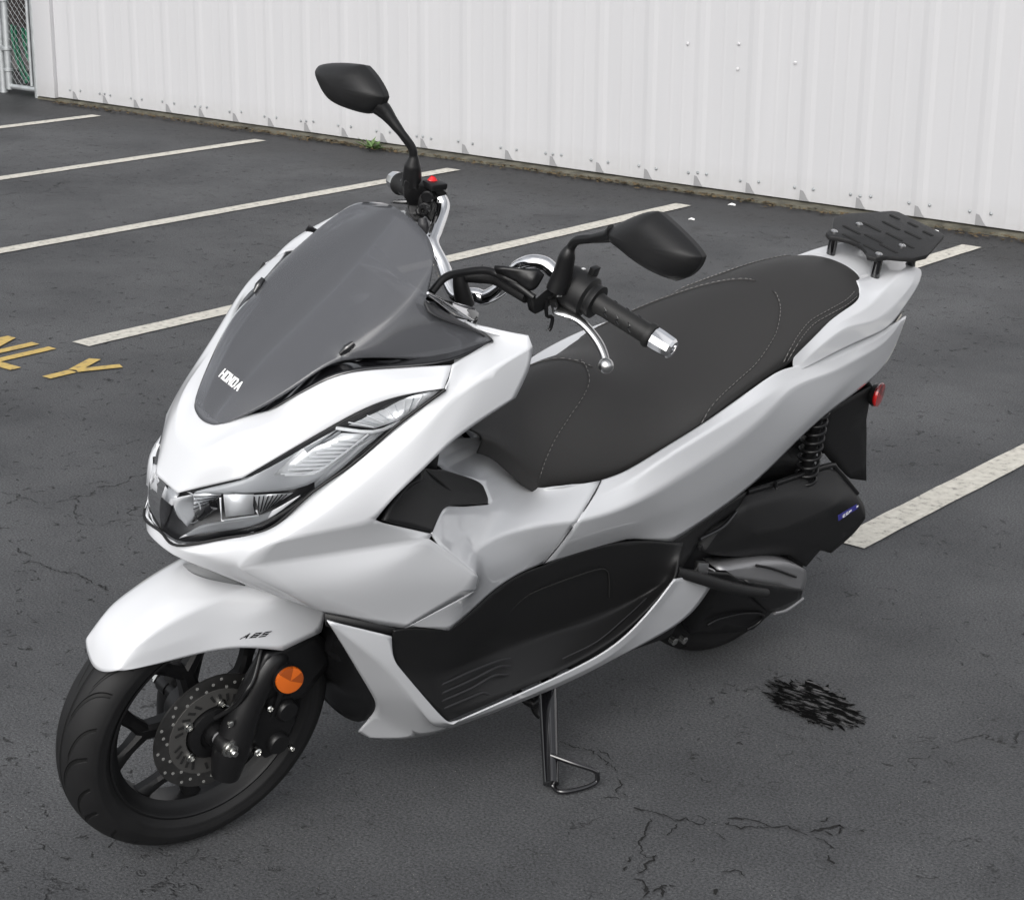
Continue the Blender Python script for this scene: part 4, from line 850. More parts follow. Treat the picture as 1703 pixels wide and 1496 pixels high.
ws = cage('windscreen', Vs, Fs, '', sym='weld', mat='smoke', th=.0035, parent=root, lv=3, outward=Vector((1, .3, .6)), crisp='w2 w1', bs='ALL')[0]
lettering('screen_lettering', 'HONDA', Vector((1.3176,0.0000,0.8857)) + Vector((.005, 0, -.003)), (0, 1, 0), (-.47, 0, .88), .013, 'decal_white', ws, wscale=.86, weight=.22, gap=.16, onto=skin(ws), cast=(1, 0, .5))
tl = [(1.3057,0.0680,0.8558), (1.2703,0.0960,0.8932), (1.2477,0.1120,0.9152), (1.2127,0.1400,0.9502), (1.1431,0.1710,0.9587), (1.0731,0.2265,0.9775), (0.9756,0.2020,0.9870)]
tu = [(1.2832,0.0600,0.8631), (1.2540,0.0780,0.8974), (1.2193,0.0880,0.9306), (1.1973,0.1000,0.9449), (1.1233,0.1450,0.9568), (1.0499,0.1950,0.9691), (0.9713,0.1900,0.9851)]
ti = [(1.30, 0, .840), (1.25, .0, .88), (1.20, .0, .92), (1.15, 0, .95), (1.08, 0, .985), (1.03, 0, .985), (.98, 0, .975)]
tw = [off(mid(a, b, .55), -.01, 0, -.035) for a, b in zip(tu, ti)]
dc = grid('dash_cover', [tl, tu, tw, ti], crease_rows=[(1, .7)], sym='weld', mat='black_gloss', th=.003, parent=root, lv=2, outward=Vector((.5, .2, 1)))[0]
for sg in (1, -1):
    f = (lambda p: p) if sg > 0 else mir
    tube('screen_clip', [f((1.2047,0.1180,0.9654)), f((1.1952,0.1210,0.9751)), f((1.1856,0.1240,0.9844))], [.003, .0065, .004], 'black_gloss', root, 10, 3)
# pale arc just behind the screen, a reflection put into its colour
st = [(1.0879,0.0000,1.0949), (1.0892,0.0320,1.0890), (1.0875,0.0700,1.0744), (1.0857,0.1000,1.0637)]
vb_ = [(1.1010,0.0000,1.0833), (1.1032,0.0320,1.0754), (1.0946,0.0700,1.0662), (1.0894,0.1000,1.0602)]
grid('reflection_strip', [[off(p, -.014, -.004, -.006) for p in st], [off(p, -.014, -.004, -.006) for p in vb_]], sym='weld', mat='screen_grey', th=.002, parent=root, lv=2)

# ---------------- instrument
ins = root
dsh = cage('instrument', {'a': (1.075, .0, 1.035), 'b': (1.07, .085, 1.025), 'c': (1.01, .095, 1.00), 'd': (.955, .075, .975), 'e': (.935, 0, .970), 'f': (1.02, 0, 1.035)}, ['a b c f', 'f c d e'], '', sym='weld', mat='black_gloss', th=.03, parent=root, lv=2, outward=Vector((-.3, .2, 1)))[0]
tube('chrome_trim', [(1.0760,0.1500,1.0618), (1.0334,0.1400,1.0378), (0.9740,0.1250,0.9981), (0.9442,0.1180,0.9793)], .0022, 'chrome', root, 8, 4)
prism('mirror_chrome_panel', [(1.0737,0.1480,1.0580), (1.0386,0.1400,1.0424), (0.9181,0.0900,0.9859), (0.9161,0.1000,0.9744), (0.9407,0.1170,0.9775), (0.9968,0.1300,1.0030)], (0, -.004, -.01), 'chrome', root, .001)
prism('ignition_surround', [(0.9711,0.1180,1.0011), (0.9322,0.1000,0.9926), (0.9140,0.0980,0.9790), (0.9248,0.1100,0.9725), (0.9550,0.1220,0.9829)], (0, -.01, -.02), 'black_gloss', root, .002)
cage('dash_side', {'a': (1.0840,0.1560,1.0521), 'b': (1.0507,0.1520,1.0328), 'c': (0.9895,0.1500,0.9974), 'd': (0.9802,0.1950,0.9916), 'e': (1.0106,0.2000,1.0115), 'f': (1.0681,0.1800,1.0315), 'g': (1.0819,0.1660,1.0378)}, ['a b f g', 'b c e f', 'c d e'], sym='copy', mat='grey_plastic', th=.003, lv=2, parent=root)
cage('shoulder_top', {'a': (0.9902,0.1500,1.0013), 'b': (0.9404,0.1200,0.9749), 'c': (0.9406,0.1700,0.9875), 'd': (0.9404,0.2450,1.0102), 'e': (0.9771,0.2150,1.0051), 'f': (0.9972,0.1850,1.0058)}, ['a b c f', 'c d e f'], sym='copy', mat='white', th=.003, lv=2, parent=root)

# ---------------- centre cover, vent
Vb = dict(k0=(1.0541,0.2490,0.6570), k1=(0.9698,0.2600,0.5829), k2=(0.9638,0.2535,0.5503), e6=(1.0681,0.2118,0.4804), b1=(1.0680,0.2380,0.6791), b2=(1.0236,0.2050,0.6891), b3=(0.9917,0.1800,0.6793), b4=(0.9306,0.1580,0.6510), b5=(0.8475,0.1330,0.6215), b6=(0.8512,0.1120,0.6539), b7=(0.8947,0.1000,0.6732),
  b8=(0.7817,0.0600,0.6748), b9=(0.6938,0.0600,0.5919), b10=(0.7381,0.1220,0.6207), b11=(0.6933,0.1480,0.6270), b12=(0.6146,0.1630,0.6306), b13=(0.6751,0.1935,0.6033), b14=(0.7116,0.1555,0.4780), b15=(0.7763,0.1720,0.4896), b16=(0.8537,0.1900,0.4879), b17=(0.9219,0.2100,0.4698), b18=(0.9735,0.2190,0.4524), b19=(1.0474,0.2145,0.4793), m1=(0.6974,0.2025,0.5885), m2=(0.7063,0.1815,0.5307), cA=(0.8575,0.0150,0.6288), cB=(0.7538,0.0150,0.6566),
  c1=(0.9420,0.2140,0.5987), c2=(0.9525,0.1820,0.6317), c3=(0.8974,0.2120,0.5439), d0=(0.8918,0.1920,0.5975), u1=(0.8366,0.1420,0.5976), d1=(0.8075,0.1840,0.5335), dd=(0.7655,0.1800,0.5403), d2=(0.8127,0.1870,0.5975), u2=(0.7524,0.1480,0.6050), t8=c0((0.7538,0.0150,0.6566), 0, .003), t6=c0((0.8575,0.0150,0.6288), 0, .003))
Fb = ['b1 k0 c2 b2', 'k0 k1 c1 c2', 'k1 k2 c3 c1', 'e6 b19 b18 k2', 'k2 b18 b17 c3', 'c3 b17 b16 d1', 'c1 c3 d1 d0', 'd1 b16 b15', 'd1 b15 b14 dd', 'd0 d1 dd d2', 'd2 dd m2 m1', 'dd b14 m2', 'd2 m1 b13', 'c2 c1 d0 u1', 'b2 c2 u1 b3', 'b3 u1 b5 b4', 'u1 d0 d2 u2', 'u1 u2 b9 b5',
      'u2 d2 b13 b12', 'u2 b12 b11 b10', 'u2 b10 b9', 'b5 b9 b6', 'b6 b9 cB', 'b7 b6 cB cA', 'cA cB t8 t6', 'b9 b8 cB']
cage('centre_cover', Vb, Fb, 'k0-c2:.3, c1-d0-d2:.7, c2-c1:.5, k1-c1:.4, c1-c3:.3, d2-m1:.8, cA-cB:.6', sym='weld', mat='white', th=.003, parent=root, crisp='k0 k1 k2 e6 b18 b19 b14 b12 b1 b5 b3 m1')
# black vent / glove pocket insert
Vv = dict(a=(1.0580,0.1900,0.7692), b=(1.0819,0.2050,0.7595), c=(1.1513,0.2320,0.7577), d=(1.1748,0.2435,0.7315), e=(1.1273,0.2430,0.7111), f=(1.0682,0.2410,0.6840), g=(1.0256,0.2060,0.6901), h=(0.9919,0.1800,0.6808), i=(0.9377,0.1580,0.6547), j=(0.8535,0.1340,0.6250), k=(0.8486,0.1300,0.6310), l=(0.8519,0.1140,0.6492), m=(0.8634,0.1100,0.6620), n=(0.9824,0.1500,0.7291), o=(0.9657,0.1580,0.6900), p=(1.0680,0.1960,0.7483), q=(0.8679,0.1280,0.6444))
cage('side_vent', Vv, ['a p o n', 'b c p a', 'c d e p', 'p e f g', 'p g h o', 'o h i q', 'i j k q', 'q k l', 'o q l m', 'o m n'], 'p-o-q:1, a-p:1, q-j:.6', sym='copy', mat='black', th=.008, lv=3, parent=root, crisp='a d f j l n')
tube('vent_seam', [(1.0583,0.1890,0.7669), (1.0167,0.1760,0.7335), (0.9661,0.1585,0.6899)], .0014, 'groove', root, 6, 3)

# ---------------- rear side panels
rows = [
 [(0.6136,0.1630,0.6314), (0.5604,0.1680,0.6373), (0.4853,0.1750,0.6731), (0.3940,0.1770,0.7025), (0.2733,0.1710,0.7461), (0.1734,0.1590,0.7743), (0.0996,0.1500,0.7550), (-0.0630,0.1280,0.7654), (-0.1810,0.1150,0.7713), (-0.2255,0.1080,0.7768)],
 [(0.6541,0.1840,0.6132), (0.5804,0.1920,0.6277), (0.5064,0.2020,0.6731), (0.3953,0.2050,0.7094), (0.2750,0.1960,0.7346), (0.1691,0.1720,0.7468), (0.0552,0.1500,0.7435), (-0.0656,0.1370,0.7556), (-0.1854,0.1200,0.7574), (-0.2352,0.1080,0.7796)],
 [(0.6979,0.2030,0.5889), (0.5902,0.2130,0.5904), (0.4528,0.2160,0.6358), (0.3230,0.2130,0.6749), (0.2238,0.1990,0.7131), (0.1532,0.1750,0.7410), (0.0181,0.1550,0.7257), (-0.0855,0.1420,0.7375), (-0.1995,0.1210,0.7434), (-0.2464,0.1070,0.7818)],
 [(0.7068,0.1820,0.5312), (0.5541,0.1900,0.5350), (0.3796,0.1880,0.5349), (0.2351,0.1820,0.5700), (0.1200,0.1700,0.6093), (0.0086,0.1570,0.6556), (-0.0532,0.1450,0.6888), (-0.1356,0.1300,0.7056), (-0.2249,0.1130,0.7161), (-0.2542,0.1060,0.7828)],
 [(0.7096,0.1550,0.4762), (0.4946,0.1540,0.4725), (0.3767,0.1580,0.4361), (0.1956,0.1600,0.5007), (0.0831,0.1500,0.5649), (-0.0055,0.1380,0.6080), (-0.0920,0.1260,0.6306), (-0.1818,0.1160,0.6537), (-0.2557,0.1020,0.6844), (-0.2627,0.1040,0.7826)] ]
grid('side_panel', rows, crease_rows=[(2, .85), (1, .5), (3, .35)], sym='copy', mat='white', th=.003, parent=root, crisp='0_0 4_0 4_2 4_1')
for sg in (1, -1):
    f = (lambda p: p) if sg > 0 else mir
    tube('panel_seam', [f(off(p, .0, .0005, 0)) for p in ((0.6163,0.1645,0.6318), (0.6505,0.1830,0.6144), (0.6920,0.1970,0.5867), (0.7125,0.1870,0.5365), (0.7167,0.1610,0.4821))], .0011, 'grey_plastic', root, 6, 5)
# tail cowl with the grab rail, round the back of the seat
ro = [(0.1290,0.1540,0.7532), (0.1052,0.1560,0.7547), (0.0355,0.1500,0.7641), (-0.0458,0.1410,0.7710), (-0.1018,0.1360,0.7751), (-0.1657,0.1270,0.7763), (-0.2077,0.1170,0.7865), (-0.2646,0.1020,0.8254), (-0.3096,0.0860,0.8527), (-0.3134,0.0700,0.8754), (-.345, .035, .838), (-.350, 0, .838)]
rr = [(0.1280,0.1520,0.7540), (0.1130,0.1520,0.7617), (0.0821,0.1500,0.7814), (0.0253,0.1440,0.8047), (-0.0215,0.1390,0.8175), (-0.0938,0.1320,0.8082), (-0.1637,0.1220,0.8062), (-0.2296,0.1060,0.8360), (-0.2780,0.0900,0.8625), (-0.2915,0.0730,0.8805), (-.335, .035, .852), (-.338, 0, .852)]
rt = [(0.1269,0.1500,0.7549), (0.1220,0.1490,0.7718), (0.0836,0.1440,0.7919), (0.0339,0.1370,0.8128), (-0.0188,0.1300,0.8277), (-0.0696,0.1250,0.8313), (-0.1109,0.1160,0.8373), (-0.1689,0.1000,0.8596), (-0.2216,0.0840,0.8734), (-0.2656,0.0700,0.8795), (-.325, .032, .862), (-.328, 0, .863)]
rv = [(0.1276,0.1480,0.7593), (0.1311,0.1470,0.7790), (0.0859,0.1390,0.8014), (0.0316,0.1300,0.8223), (-0.0216,0.1210,0.8357), (-0.0665,0.1120,0.8426), (-0.0982,0.1030,0.8485), (-0.1468,0.0880,0.8544), (-0.1827,0.0720,0.8605), (-.215, .050, .866), (-.245, .028, .872), (-.250, 0, .873)]
ri = [(0.1287,0.1460,0.7651), (0.1317,0.1450,0.7821), (0.0891,0.1370,0.8043), (0.0347,0.1280,0.8245), (-0.0196,0.1180,0.8380), (-0.0687,0.1080,0.8428), (-0.0979,0.0980,0.8497), (-0.1086,0.0820,0.8610), (-0.1120,0.0620,0.8734), (-.158, .040, .856), (-.168, .022, .858), (-.170, 0, .858)]
grid('tail_cowl', [ri, rv, rt, rr, ro], crease_rows=[(2, .85), (3, .9)], sym='weld', mat='white', th=.003, parent=root, outward=Vector((.1, .5, 1)))

# ---------------- seat
def ring(zc, *pts): return list(pts)
be = [(0.8294,0.0680,0.7021), (0.8060,0.0860,0.7005), (0.7369,0.1180,0.6262), (0.6934,0.1330,0.6181), (0.6263,0.1500,0.6244), (0.5537,0.1650,0.6365), (0.4579,0.1750,0.6682), (0.3935,0.1790,0.7058), (0.2938,0.1720,0.7456), (0.1760,0.1590,0.7766), (0.0670,0.1390,0.8093), (-0.0253,0.1180,0.8341), (-0.0913,0.0980,0.8491), (-0.1013,0.0880,0.8652)]
zt = [.012, .030, .109, .132, .146, .146, .098, .062, .044, .052, .052, .044, .032, .016]
wid_s = [.86, .84, .82, .80, .80, .80, .80, .80, .80, .80, .80, .80, .78, .7]
rows_s = []
bot = [off(p, 0, -.008, -.022) for p in be]
r_side = [off(p, 0, .002, .012) for p, z in zip(be, zt)]
r_sh = [(p[0], p[1] * w, p[2] + max(.018, z * .52)) for p, z, w in zip(be, zt, wid_s)]
r_top = [(p[0] - .002, p[1] * .42, p[2] + z * .90) for p, z in zip(be, zt)]
r_c = [(p[0] - .004, 0, p[2] + z * 1.03) for p, z in zip(be, zt)]
# raised pillion part
for row, k in ((r_sh, .55), (r_top, 1), (r_c, 1)):
    for i in (9, 10, 11): row[i] = off(row[i], 0, 0, .006 * k)
r_c[0] = off(r_c[0], .012, 0, 0); r_c[-1] = (-.158, 0, .875); r_top[-1] = (-.150, .045, .872); r_sh[-1] = (-.125, .073, .868); bot[-1] = (-.108, .082, .826); r_side[-1] = (-.118, .080, .852)
r_c.append((-.166, 0, .858)); r_top.append((-.160, .035, .858)); r_sh.append((-.138, .064, .858)); r_side.append((-.128, .073, .848)); bot.append((-.122, .075, .826))
r_c = [off(p, 0, 0, -.004) if i < 9 else p for i, p in enumerate(r_c)]
seat = grid('seat', [r_c, r_top, r_sh, r_side, bot], crease_rows=[(3, .15)], sym='weld', mat='seat', th=.004, parent=root, outward=Vector((.1, .5, 1)), lv=3)[0]

seat_skin = skin(seat)
def on_seat(p):
    d = (Vector(p) - EYE).normalized(); h = seat_skin.ray_cast(EYE, d, 6); return h[0] + h[1] * .0006 if h[0] else None
def seam(pts, both=True, dash=True, groove_=True):
    q = [on_seat(p) for p in spline(pts, 10)]; q = [p for p in q if p is not None]
    if len(q) < 4: return
    for sg in ((1, -1) if both else (1,)):
        w = [Vector((p.x, p.y * sg, p.z)) for p in q]
        tube('seam', w, .0016, 'seat', seat, 6, 0)
        # thread
        bm = bmesh.new(); acc = 0; last = w[0]; seg = [w[0]]
        fine = []
        for a, b in zip(w, w[1:]):
            L_ = (b - a).length; k = max(1, int(L_ / .002))
            for i in range(k): fine.append(a.lerp(b, i / k))
        for i in range(0, len(fine) - 3, 4):
            tube_bm(bm, [fine[i] + Vector((0, .0008 * sg, .0016)), fine[i + 1] + Vector((0, .0008 * sg, .0019)), fine[i + 2] + Vector((0, .0008 * sg, .0016))], .0006, 4, 0)
        from_bm('stitching', bm, 'stitch', seat, None)
seam([(0.7219,0.1150,0.6252), (0.7203,0.1200,0.6714), (0.7042,0.1200,0.7142), (0.6712,0.1100,0.7425), (0.6244,0.0900,0.7664), (0.5749,0.0500,0.7665), (0.5562,0.0200,0.7751), (0.5552,0.0000,0.7831)])
seam([(0.3858,0.1700,0.7027), (0.3721,0.1700,0.7288), (0.3356,0.1600,0.7437), (0.2840,0.1500,0.7621), (0.2220,0.1300,0.7713), (0.1831,0.1200,0.7963), (0.1421,0.1000,0.8167), (0.0816,0.0500,0.8273), (0.0605,0.0200,0.8386), (0.0531,0.0000,0.8430)])
seam([(0.1641,0.1500,0.7775), (0.1395,0.1400,0.7978), (0.1108,0.1300,0.8189), (0.0719,0.1200,0.8354), (0.0121,0.1100,0.8428), (-0.0487,0.1000,0.8504), (-0.1010,0.0800,0.8555)])
seam([(0.1533,0.1500,0.7774), (0.1278,0.1400,0.7927), (0.0979,0.1300,0.8105), (0.0599,0.1200,0.8254), (0.0001,0.1100,0.8334), (-0.0571,0.1000,0.8397), (-0.1122,0.0800,0.8424)])

# ---------------- lower cowl and sill
Vl = dict(a=(1.2228,0.1980,0.5327), b=(1.0986,0.2180,0.4768), c=(1.0887,0.2160,0.4331), d=(1.0721,0.2160,0.4079), e=(0.9346,0.2120,0.2403), e2=(0.9191,0.2120,0.2322), f=(0.7323,0.2160,0.2526), g=(0.6140,0.2170,0.2662), h=(0.5292,0.2160,0.2853), i=(0.4595,0.2120,0.3300), j=(0.3983,0.2050,0.3864),
  m1=(1.1555,0.2080,0.4686), m2=(1.0933,0.2120,0.4106), m3=(1.0226,0.2080,0.3214), m4=(0.9798,0.2040,0.2650), m5=(0.9345,0.2000,0.2129), s1=(0.7247,0.2120,0.2343), s2=(0.6068,0.2140,0.2481), s3=(0.5133,0.2120,0.2633), 
  n1=(1.1665,0.1850,0.4538), n2=(1.0898,0.1650,0.3416), n3=(1.0458,0.1500,0.2810), n4=(1.0202,0.1180,0.2290), n5=(1.0222,0.0850,0.1677), o1=(0.9977,0.0900,0.1493), o2=(0.9558,0.1100,0.1423), o3=(0.9203,0.1350,0.1533), o4=(0.8997,0.1650,0.1739), o5=(0.6989,0.1900,0.2036), o6=(0.5881,0.2000,0.2231), o7=(0.4907,0.1980,0.2396), o8=(0.3814,0.1850,0.2379), o9=(0.2860,0.1800,0.2586), p1=(0.2479,0.1760,0.3092), p2=(0.3622,0.1950,0.3744),
  q1=(0.4066,0.2000,0.3242), c3=(.95, 0, .095), c4=(.93, 0, .09))
Fl = ['a n1 m1', 'a m1 b', 'm1 m2 c b', 'm2 d c', 'm2 m3 e d', 'm3 m4 e', 'm4 m5 e2 e', 'n1 n2 m2 m1', 'n2 n3 m3 m2', 'n3 n4 o3 m3', 'm3 o3 o4 m4', 'm4 o4 m5', 'n4 n5 o1 o2', 'n4 o2 o3', 'e2 m5 s1 f', 'm5 o4 o5 s1', 'f s1 s2 g', 's1 o5 o6 s2', 'g s2 s3 h', 's2 o6 o7 s3', 'h s3 q1 i', 's3 o7 o8 q1', 'q1 o8 o9', 'i q1 p2 j', 'q1 o9 p1 p2']
cage('lower_cowl', Vl, Fl, 'a-m1-m2-m3-m4-m5:.8, m5-s1-s2-s3-q1-p2:.7', sym='copy', mat='white', th=.003, parent=root, crisp='a b d e2 n5 p1 j')

# ---------------- black floorboard and foot well
Vf = dict(g0=(1.2407,0.2150,0.5591), g1=(1.0924,0.2150,0.4838), g2=(1.0475,0.2150,0.4777), a=(1.2176,0.1900,0.5292), b=(1.0896,0.2100,0.4652), c=(1.0801,0.2080,0.4239), d=(1.0615,0.2060,0.3962), e=(0.9284,0.2060,0.2385), f=(0.7279,0.2100,0.2560), g=(0.5246,0.2100,0.2891), h=(0.4100,0.2020,0.3768), h2=(0.3938,0.2000,0.3878),
  t1=(0.9683,0.2140,0.4457), t2=(0.9135,0.2050,0.4618), t3=(0.8459,0.1840,0.4796), t4=(0.7683,0.1660,0.4814), t5=(0.7091,0.1550,0.4739), t6=(0.6260,0.1580,0.4833), t7=(0.5053,0.1650,0.4790), t8=(0.3856,0.1650,0.4419), t9=(0.3496,0.1650,0.4336),
  k1=(0.9661,0.1780,0.3167), k2=(0.8137,0.1500,0.3428), k3=(0.7305,0.1420,0.3005), k4=(0.6056,0.1370,0.2946), k5=(0.4960,0.1370,0.2900), k6=(0.4122,0.1450,0.3185), k7=(0.3629,0.1600,0.3435),
  w1=(0.9650,0.1900,0.3790), x1=(0.7826,0.1500,0.3611), x2=(0.7408,0.1500,0.4126), x3=(0.5935,0.1500,0.4301), x4=(0.5169,0.1460,0.3904), x5=(0.3725,0.1600,0.3895))
Ff = ['g1 g2 b', 'g2 t1 w1 b', 'b w1 c', 'c w1 k1 d', 'd k1 e', 't1 t2 k2 w1', 'w1 k2 k3 k1', 't2 t3 x1 k2', 'k2 x1 k3', 't3 t4 x2 x1', 'x1 x2 k4 k3', 't4 t5 t6 x3 x2', 'x2 x3 x4 k5 k4', 't6 t7 x3', 'x3 t7 x5 x4', 't7 t8 x5', 't8 t9 h2 x5', 'x5 h2 k7', 'x4 x5 k7 k6 k5', 'k1 k3 f e', 'k3 k4 k5 f', 'k5 k6 g f', 'k6 k7 h g', 'k7 h2 h']
cage('floorboard', Vf, Ff, 'k1-k3-k4-k5-k6-k7:.9, w1-k1:.3, c-d-e-f-g-h:1', sym='copy', mat='black', th=.004, parent=root, lv=3, crisp='d e t1 t8')
# raised ribs and pocket seam on the floorboard
def rib(pts, r=.0022, mat='grey_plastic', n=5): 
    for sg in (1, -1): tube('floor_rib', [p if sg > 0 else mir(p) for p in pts], r, mat, root, 6, n)
rib([(0.9592,0.1860,0.3043), (0.8668,0.1810,0.3096), (0.7960,0.1760,0.3074), (0.7666,0.1740,0.3012)])
rib([(0.9506,0.1920,0.2922), (0.8697,0.1880,0.2959), (0.8072,0.1840,0.3015), (0.7702,0.1810,0.2905)])
rib([(0.9440,0.1970,0.2800), (0.8721,0.1940,0.2834), (0.8186,0.1900,0.2902), (0.7785,0.1870,0.2780)])
rib([(0.9362,0.2010,0.2656), (0.8787,0.1990,0.2674), (0.8435,0.1980,0.2668), (0.8156,0.2000,0.2496)])
rib([(0.6620,0.2030,0.2864), (0.5745,0.2000,0.2960), (0.4831,0.1800,0.3121), (0.4202,0.1650,0.3270)], .0013)
rib([(0.8008,0.1505,0.3403), (0.7735,0.1535,0.3871), (0.7335,0.1545,0.4158), (0.6590,0.1560,0.4249), (0.5680,0.1570,0.4271), (0.5379,0.1550,0.4151), (0.5212,0.1510,0.3890), (0.5048,0.1460,0.3428)], .0016, 'groove')
# black filler between the cowls, and inner duct behind the wheel
cage('cowl_gap_liner', {'a': (1.2180,0.1850,0.5367), 'b': (1.0847,0.2050,0.4827), 'c': (1.0461,0.2150,0.4846), 'd': (1.0744,0.2050,0.4525), 'e': (1.2119,0.1850,0.5111), 'f': (1.0490,0.1900,0.3851)}, ['a b d e', 'b c d'], sym='copy', mat='black', th=.003, lv=0, parent=root)
Vd = dict(a=(1.1515,0.1350,0.4340), b=(1.1644,0.1700,0.4628), c=(1.0910,0.1600,0.3554), d=(1.0418,0.1400,0.2791), e=(1.0267,0.1300,0.2468), f=(1.0157,0.0820,0.1726), g=(1.0062,0.0700,0.1862), h=(1.0417,0.0750,0.2367), i=(1.0971,0.0800,0.2825), j=(1.1097,0.0900,0.3436), k=(1.0695,0.1200,0.2958), z1=(1.02, 0, .16), z2=(1.075, 0, .25), z3=(1.13, 0, .36), z4=(1.16, 0, .48))
cage('front_duct', Vd, ['a b c j', 'j c k i', 'c d k', 'k d e h', 'i k h', 'h e f g', 'g f z1', 'h g z1 z2', 'i h z2 z3', 'j i z3 z4'], sym='weld', mat='black_smooth', th=.004, lv=2, parent=root, outward=Vector((1, .4, .2)))

# solid core so nothing shows through under the panels
bm = bmesh.new()
for c, s in (((1.02, 0, .52), (.22, .26, .30)), ((.70, 0, .36), (.52, .24, .20)), ((.40, 0, .55), (.62, .24, .14)), ((.10, 0, .66), (.40, .17, .16)), ((1.10, 0, .70), (.24, .28, .20)), ((1.06, 0, .84), (.22, .22, .14)), ((.72, 0, .24), (.5, .32, .05))):
    box_bm(bm, c, s, None, .02)
from_bm('frame_core', bm, 'black_smooth', root, 35)

# ---------------- engine, air cleaner, swing arm, exhaust
Va = dict(a=(0.1398,0.1200,0.4642), b=(0.0487,0.1180,0.4628), c=(-0.1406,0.1000,0.4529), d=(-0.1758,0.1000,0.4375), e=(-0.2403,0.1200,0.3770), f=(-0.2612,0.1350,0.3498), g=(-0.2664,0.1400,0.3207), h=(-0.2732,0.1220,0.2705), i=(-0.2186,0.1120,0.2286), j=(-0.1823,0.1080,0.2437), k=(-0.1583,0.1000,0.2030), l=(-0.0727,0.1080,0.2613), m=(0.0658,0.1200,0.2976), n=(0.2219,0.1400,0.3562), o=(0.2549,0.1450,0.3766), p=(0.2056,0.1400,0.4315),
  r1=(0.1229,0.1580,0.3922), r2=(0.0439,0.1600,0.3821), r3=(-0.0804,0.1580,0.3844), r4=(-0.1764,0.1500,0.4009), u1=(0.1519,0.1420,0.4509), u2=(-0.0140,0.1350,0.4427), v1=(0.0980,0.1500,0.3416), v2=(-0.0055,0.1550,0.3355))
Fa = ['a u1 p', 'a b u1', 'b c u2 u1', 'c d e r4 u2', 'u2 r4 r3', 'u1 u2 r3 r2 r1', 'p u1 r1', 'p r1 v1 n', 'n v1 m', 'o p n', 'r1 r2 v2 v1', 'v1 v2 l m', 'r2 r3 h v2', 'v2 h i j', 'v2 j k l', 'r3 r4 e f', 'r3 f g h']
ac = cage('air_cleaner', Va, Fa, 'r1-r2-r3-r4-f:1, u1-a:.7, u1-r1:.8, r1-v1:.8, b-c-d-e-f:.6, u1-u2:.5', sym='none', mat='black', th=.06, lv=3, parent=root, crisp='j k l c o')[0]
lb = [Vector((-0.1356,0.1575,0.3574)), Vector((-0.1995,0.1530,0.3701)), Vector((-0.1924,0.1520,0.3814)), Vector((-0.1281,0.1575,0.3723))]
lbl = strokes('air_cleaner_label', [[p + Vector((.0, .006, .002)) for p in lb]], 'decal_blue', ac)
lu = (lb[1] - lb[0]).normalized(); lv_ = (lb[3] - lb[0]); lv_ = (lv_ - lu * lv_.dot(lu)).normalized()
lettering('label_lettering', 'ESP', lb[0].lerp(lb[1], .44) + lv_ * .0028 + Vector((.001, .0075, .002)), lu, lv_, .0062, 'decal_white', ac, wscale=1.7, weight=.17, gap=.18)
strokes('label_plus', [[lb[0].lerp(lb[1], t) + lv_ * v + Vector((.001, .0075, .002)) for t, v in ((.90, .0055), (.985, .0055), (.985, .0095), (.90, .0095))]], 'decal_white', ac)
tube('cleaner_clip', [(0.0590,0.1250,0.4778), (0.0533,0.1250,0.4676), (0.0523,0.1280,0.4618)], .004, 'black_smooth', root, 8, 3)
tube('cleaner_rim', [(0.1323,0.1180,0.4684), (0.0455,0.1160,0.4663), (-0.1394,0.0980,0.4558), (-0.1779,0.0980,0.4378), (-0.2430,0.1180,0.3760)], .006, 'black_smooth', root, 10, 4)
# transmission case (silver) and black guard under it
cage('engine_case', {'a': (0.1984,0.1500,0.3179), 'b': (0.0931,0.1550,0.3103), 'c': (-0.0137,0.1500,0.2860), 'd': (-0.1104,0.1350,0.2285), 'e': (-0.1322,0.1300,0.1965), 'f': (-0.1298,0.1300,0.1680), 'g': (-0.0166,0.1500,0.2213), 'h': (0.1090,0.1550,0.2743), 'i': (0.1863,0.1500,0.3074)}, ['a b h i', 'b c g h', 'c d e g', 'e f g'], 'b-g:.5', sym='none', mat='castalloy', th=.05, lv=2, parent=root, crisp='f d')
tube('case_groove', [(0.0959,0.1580,0.3091), (0.0425,0.1580,0.2872), (-0.0661,0.1460,0.2298)], .003, 'black_smooth', root, 6, 3)
cage('case_guard', {'a': (0.1151,0.1600,0.2770), 'b': (-0.0095,0.1550,0.2262), 'c': (-0.1202,0.1350,0.1725), 'd': (-0.1271,0.1300,0.1473), 'e': (-0.0717,0.1350,0.1351), 'f': (-0.0125,0.1400,0.1516), 'g': (0.0413,0.1500,0.1961), 'h': (0.1039,0.1580,0.2487)}, ['a b g h', 'b c d e', 'b e f g'], '', sym='none', mat='black_smooth', th=.04, lv=2, parent=root)
tube('silver_case_edge', [(-0.0383,0.1370,0.1414), (-0.0825,0.1340,0.1352), (-0.1375,0.1280,0.1451)], .004, 'castalloy', root, 8, 4)
tube('case_oval_rim', [(0.1620,0.1250,0.1637), (0.1336,0.1300,0.1733), (0.0635,0.1350,0.1690), (0.0003,0.1350,0.1485), (-0.0031,0.1300,0.1251), (0.0252,0.1250,0.1112)], .0035, 'black_smooth', root, 8, 4)
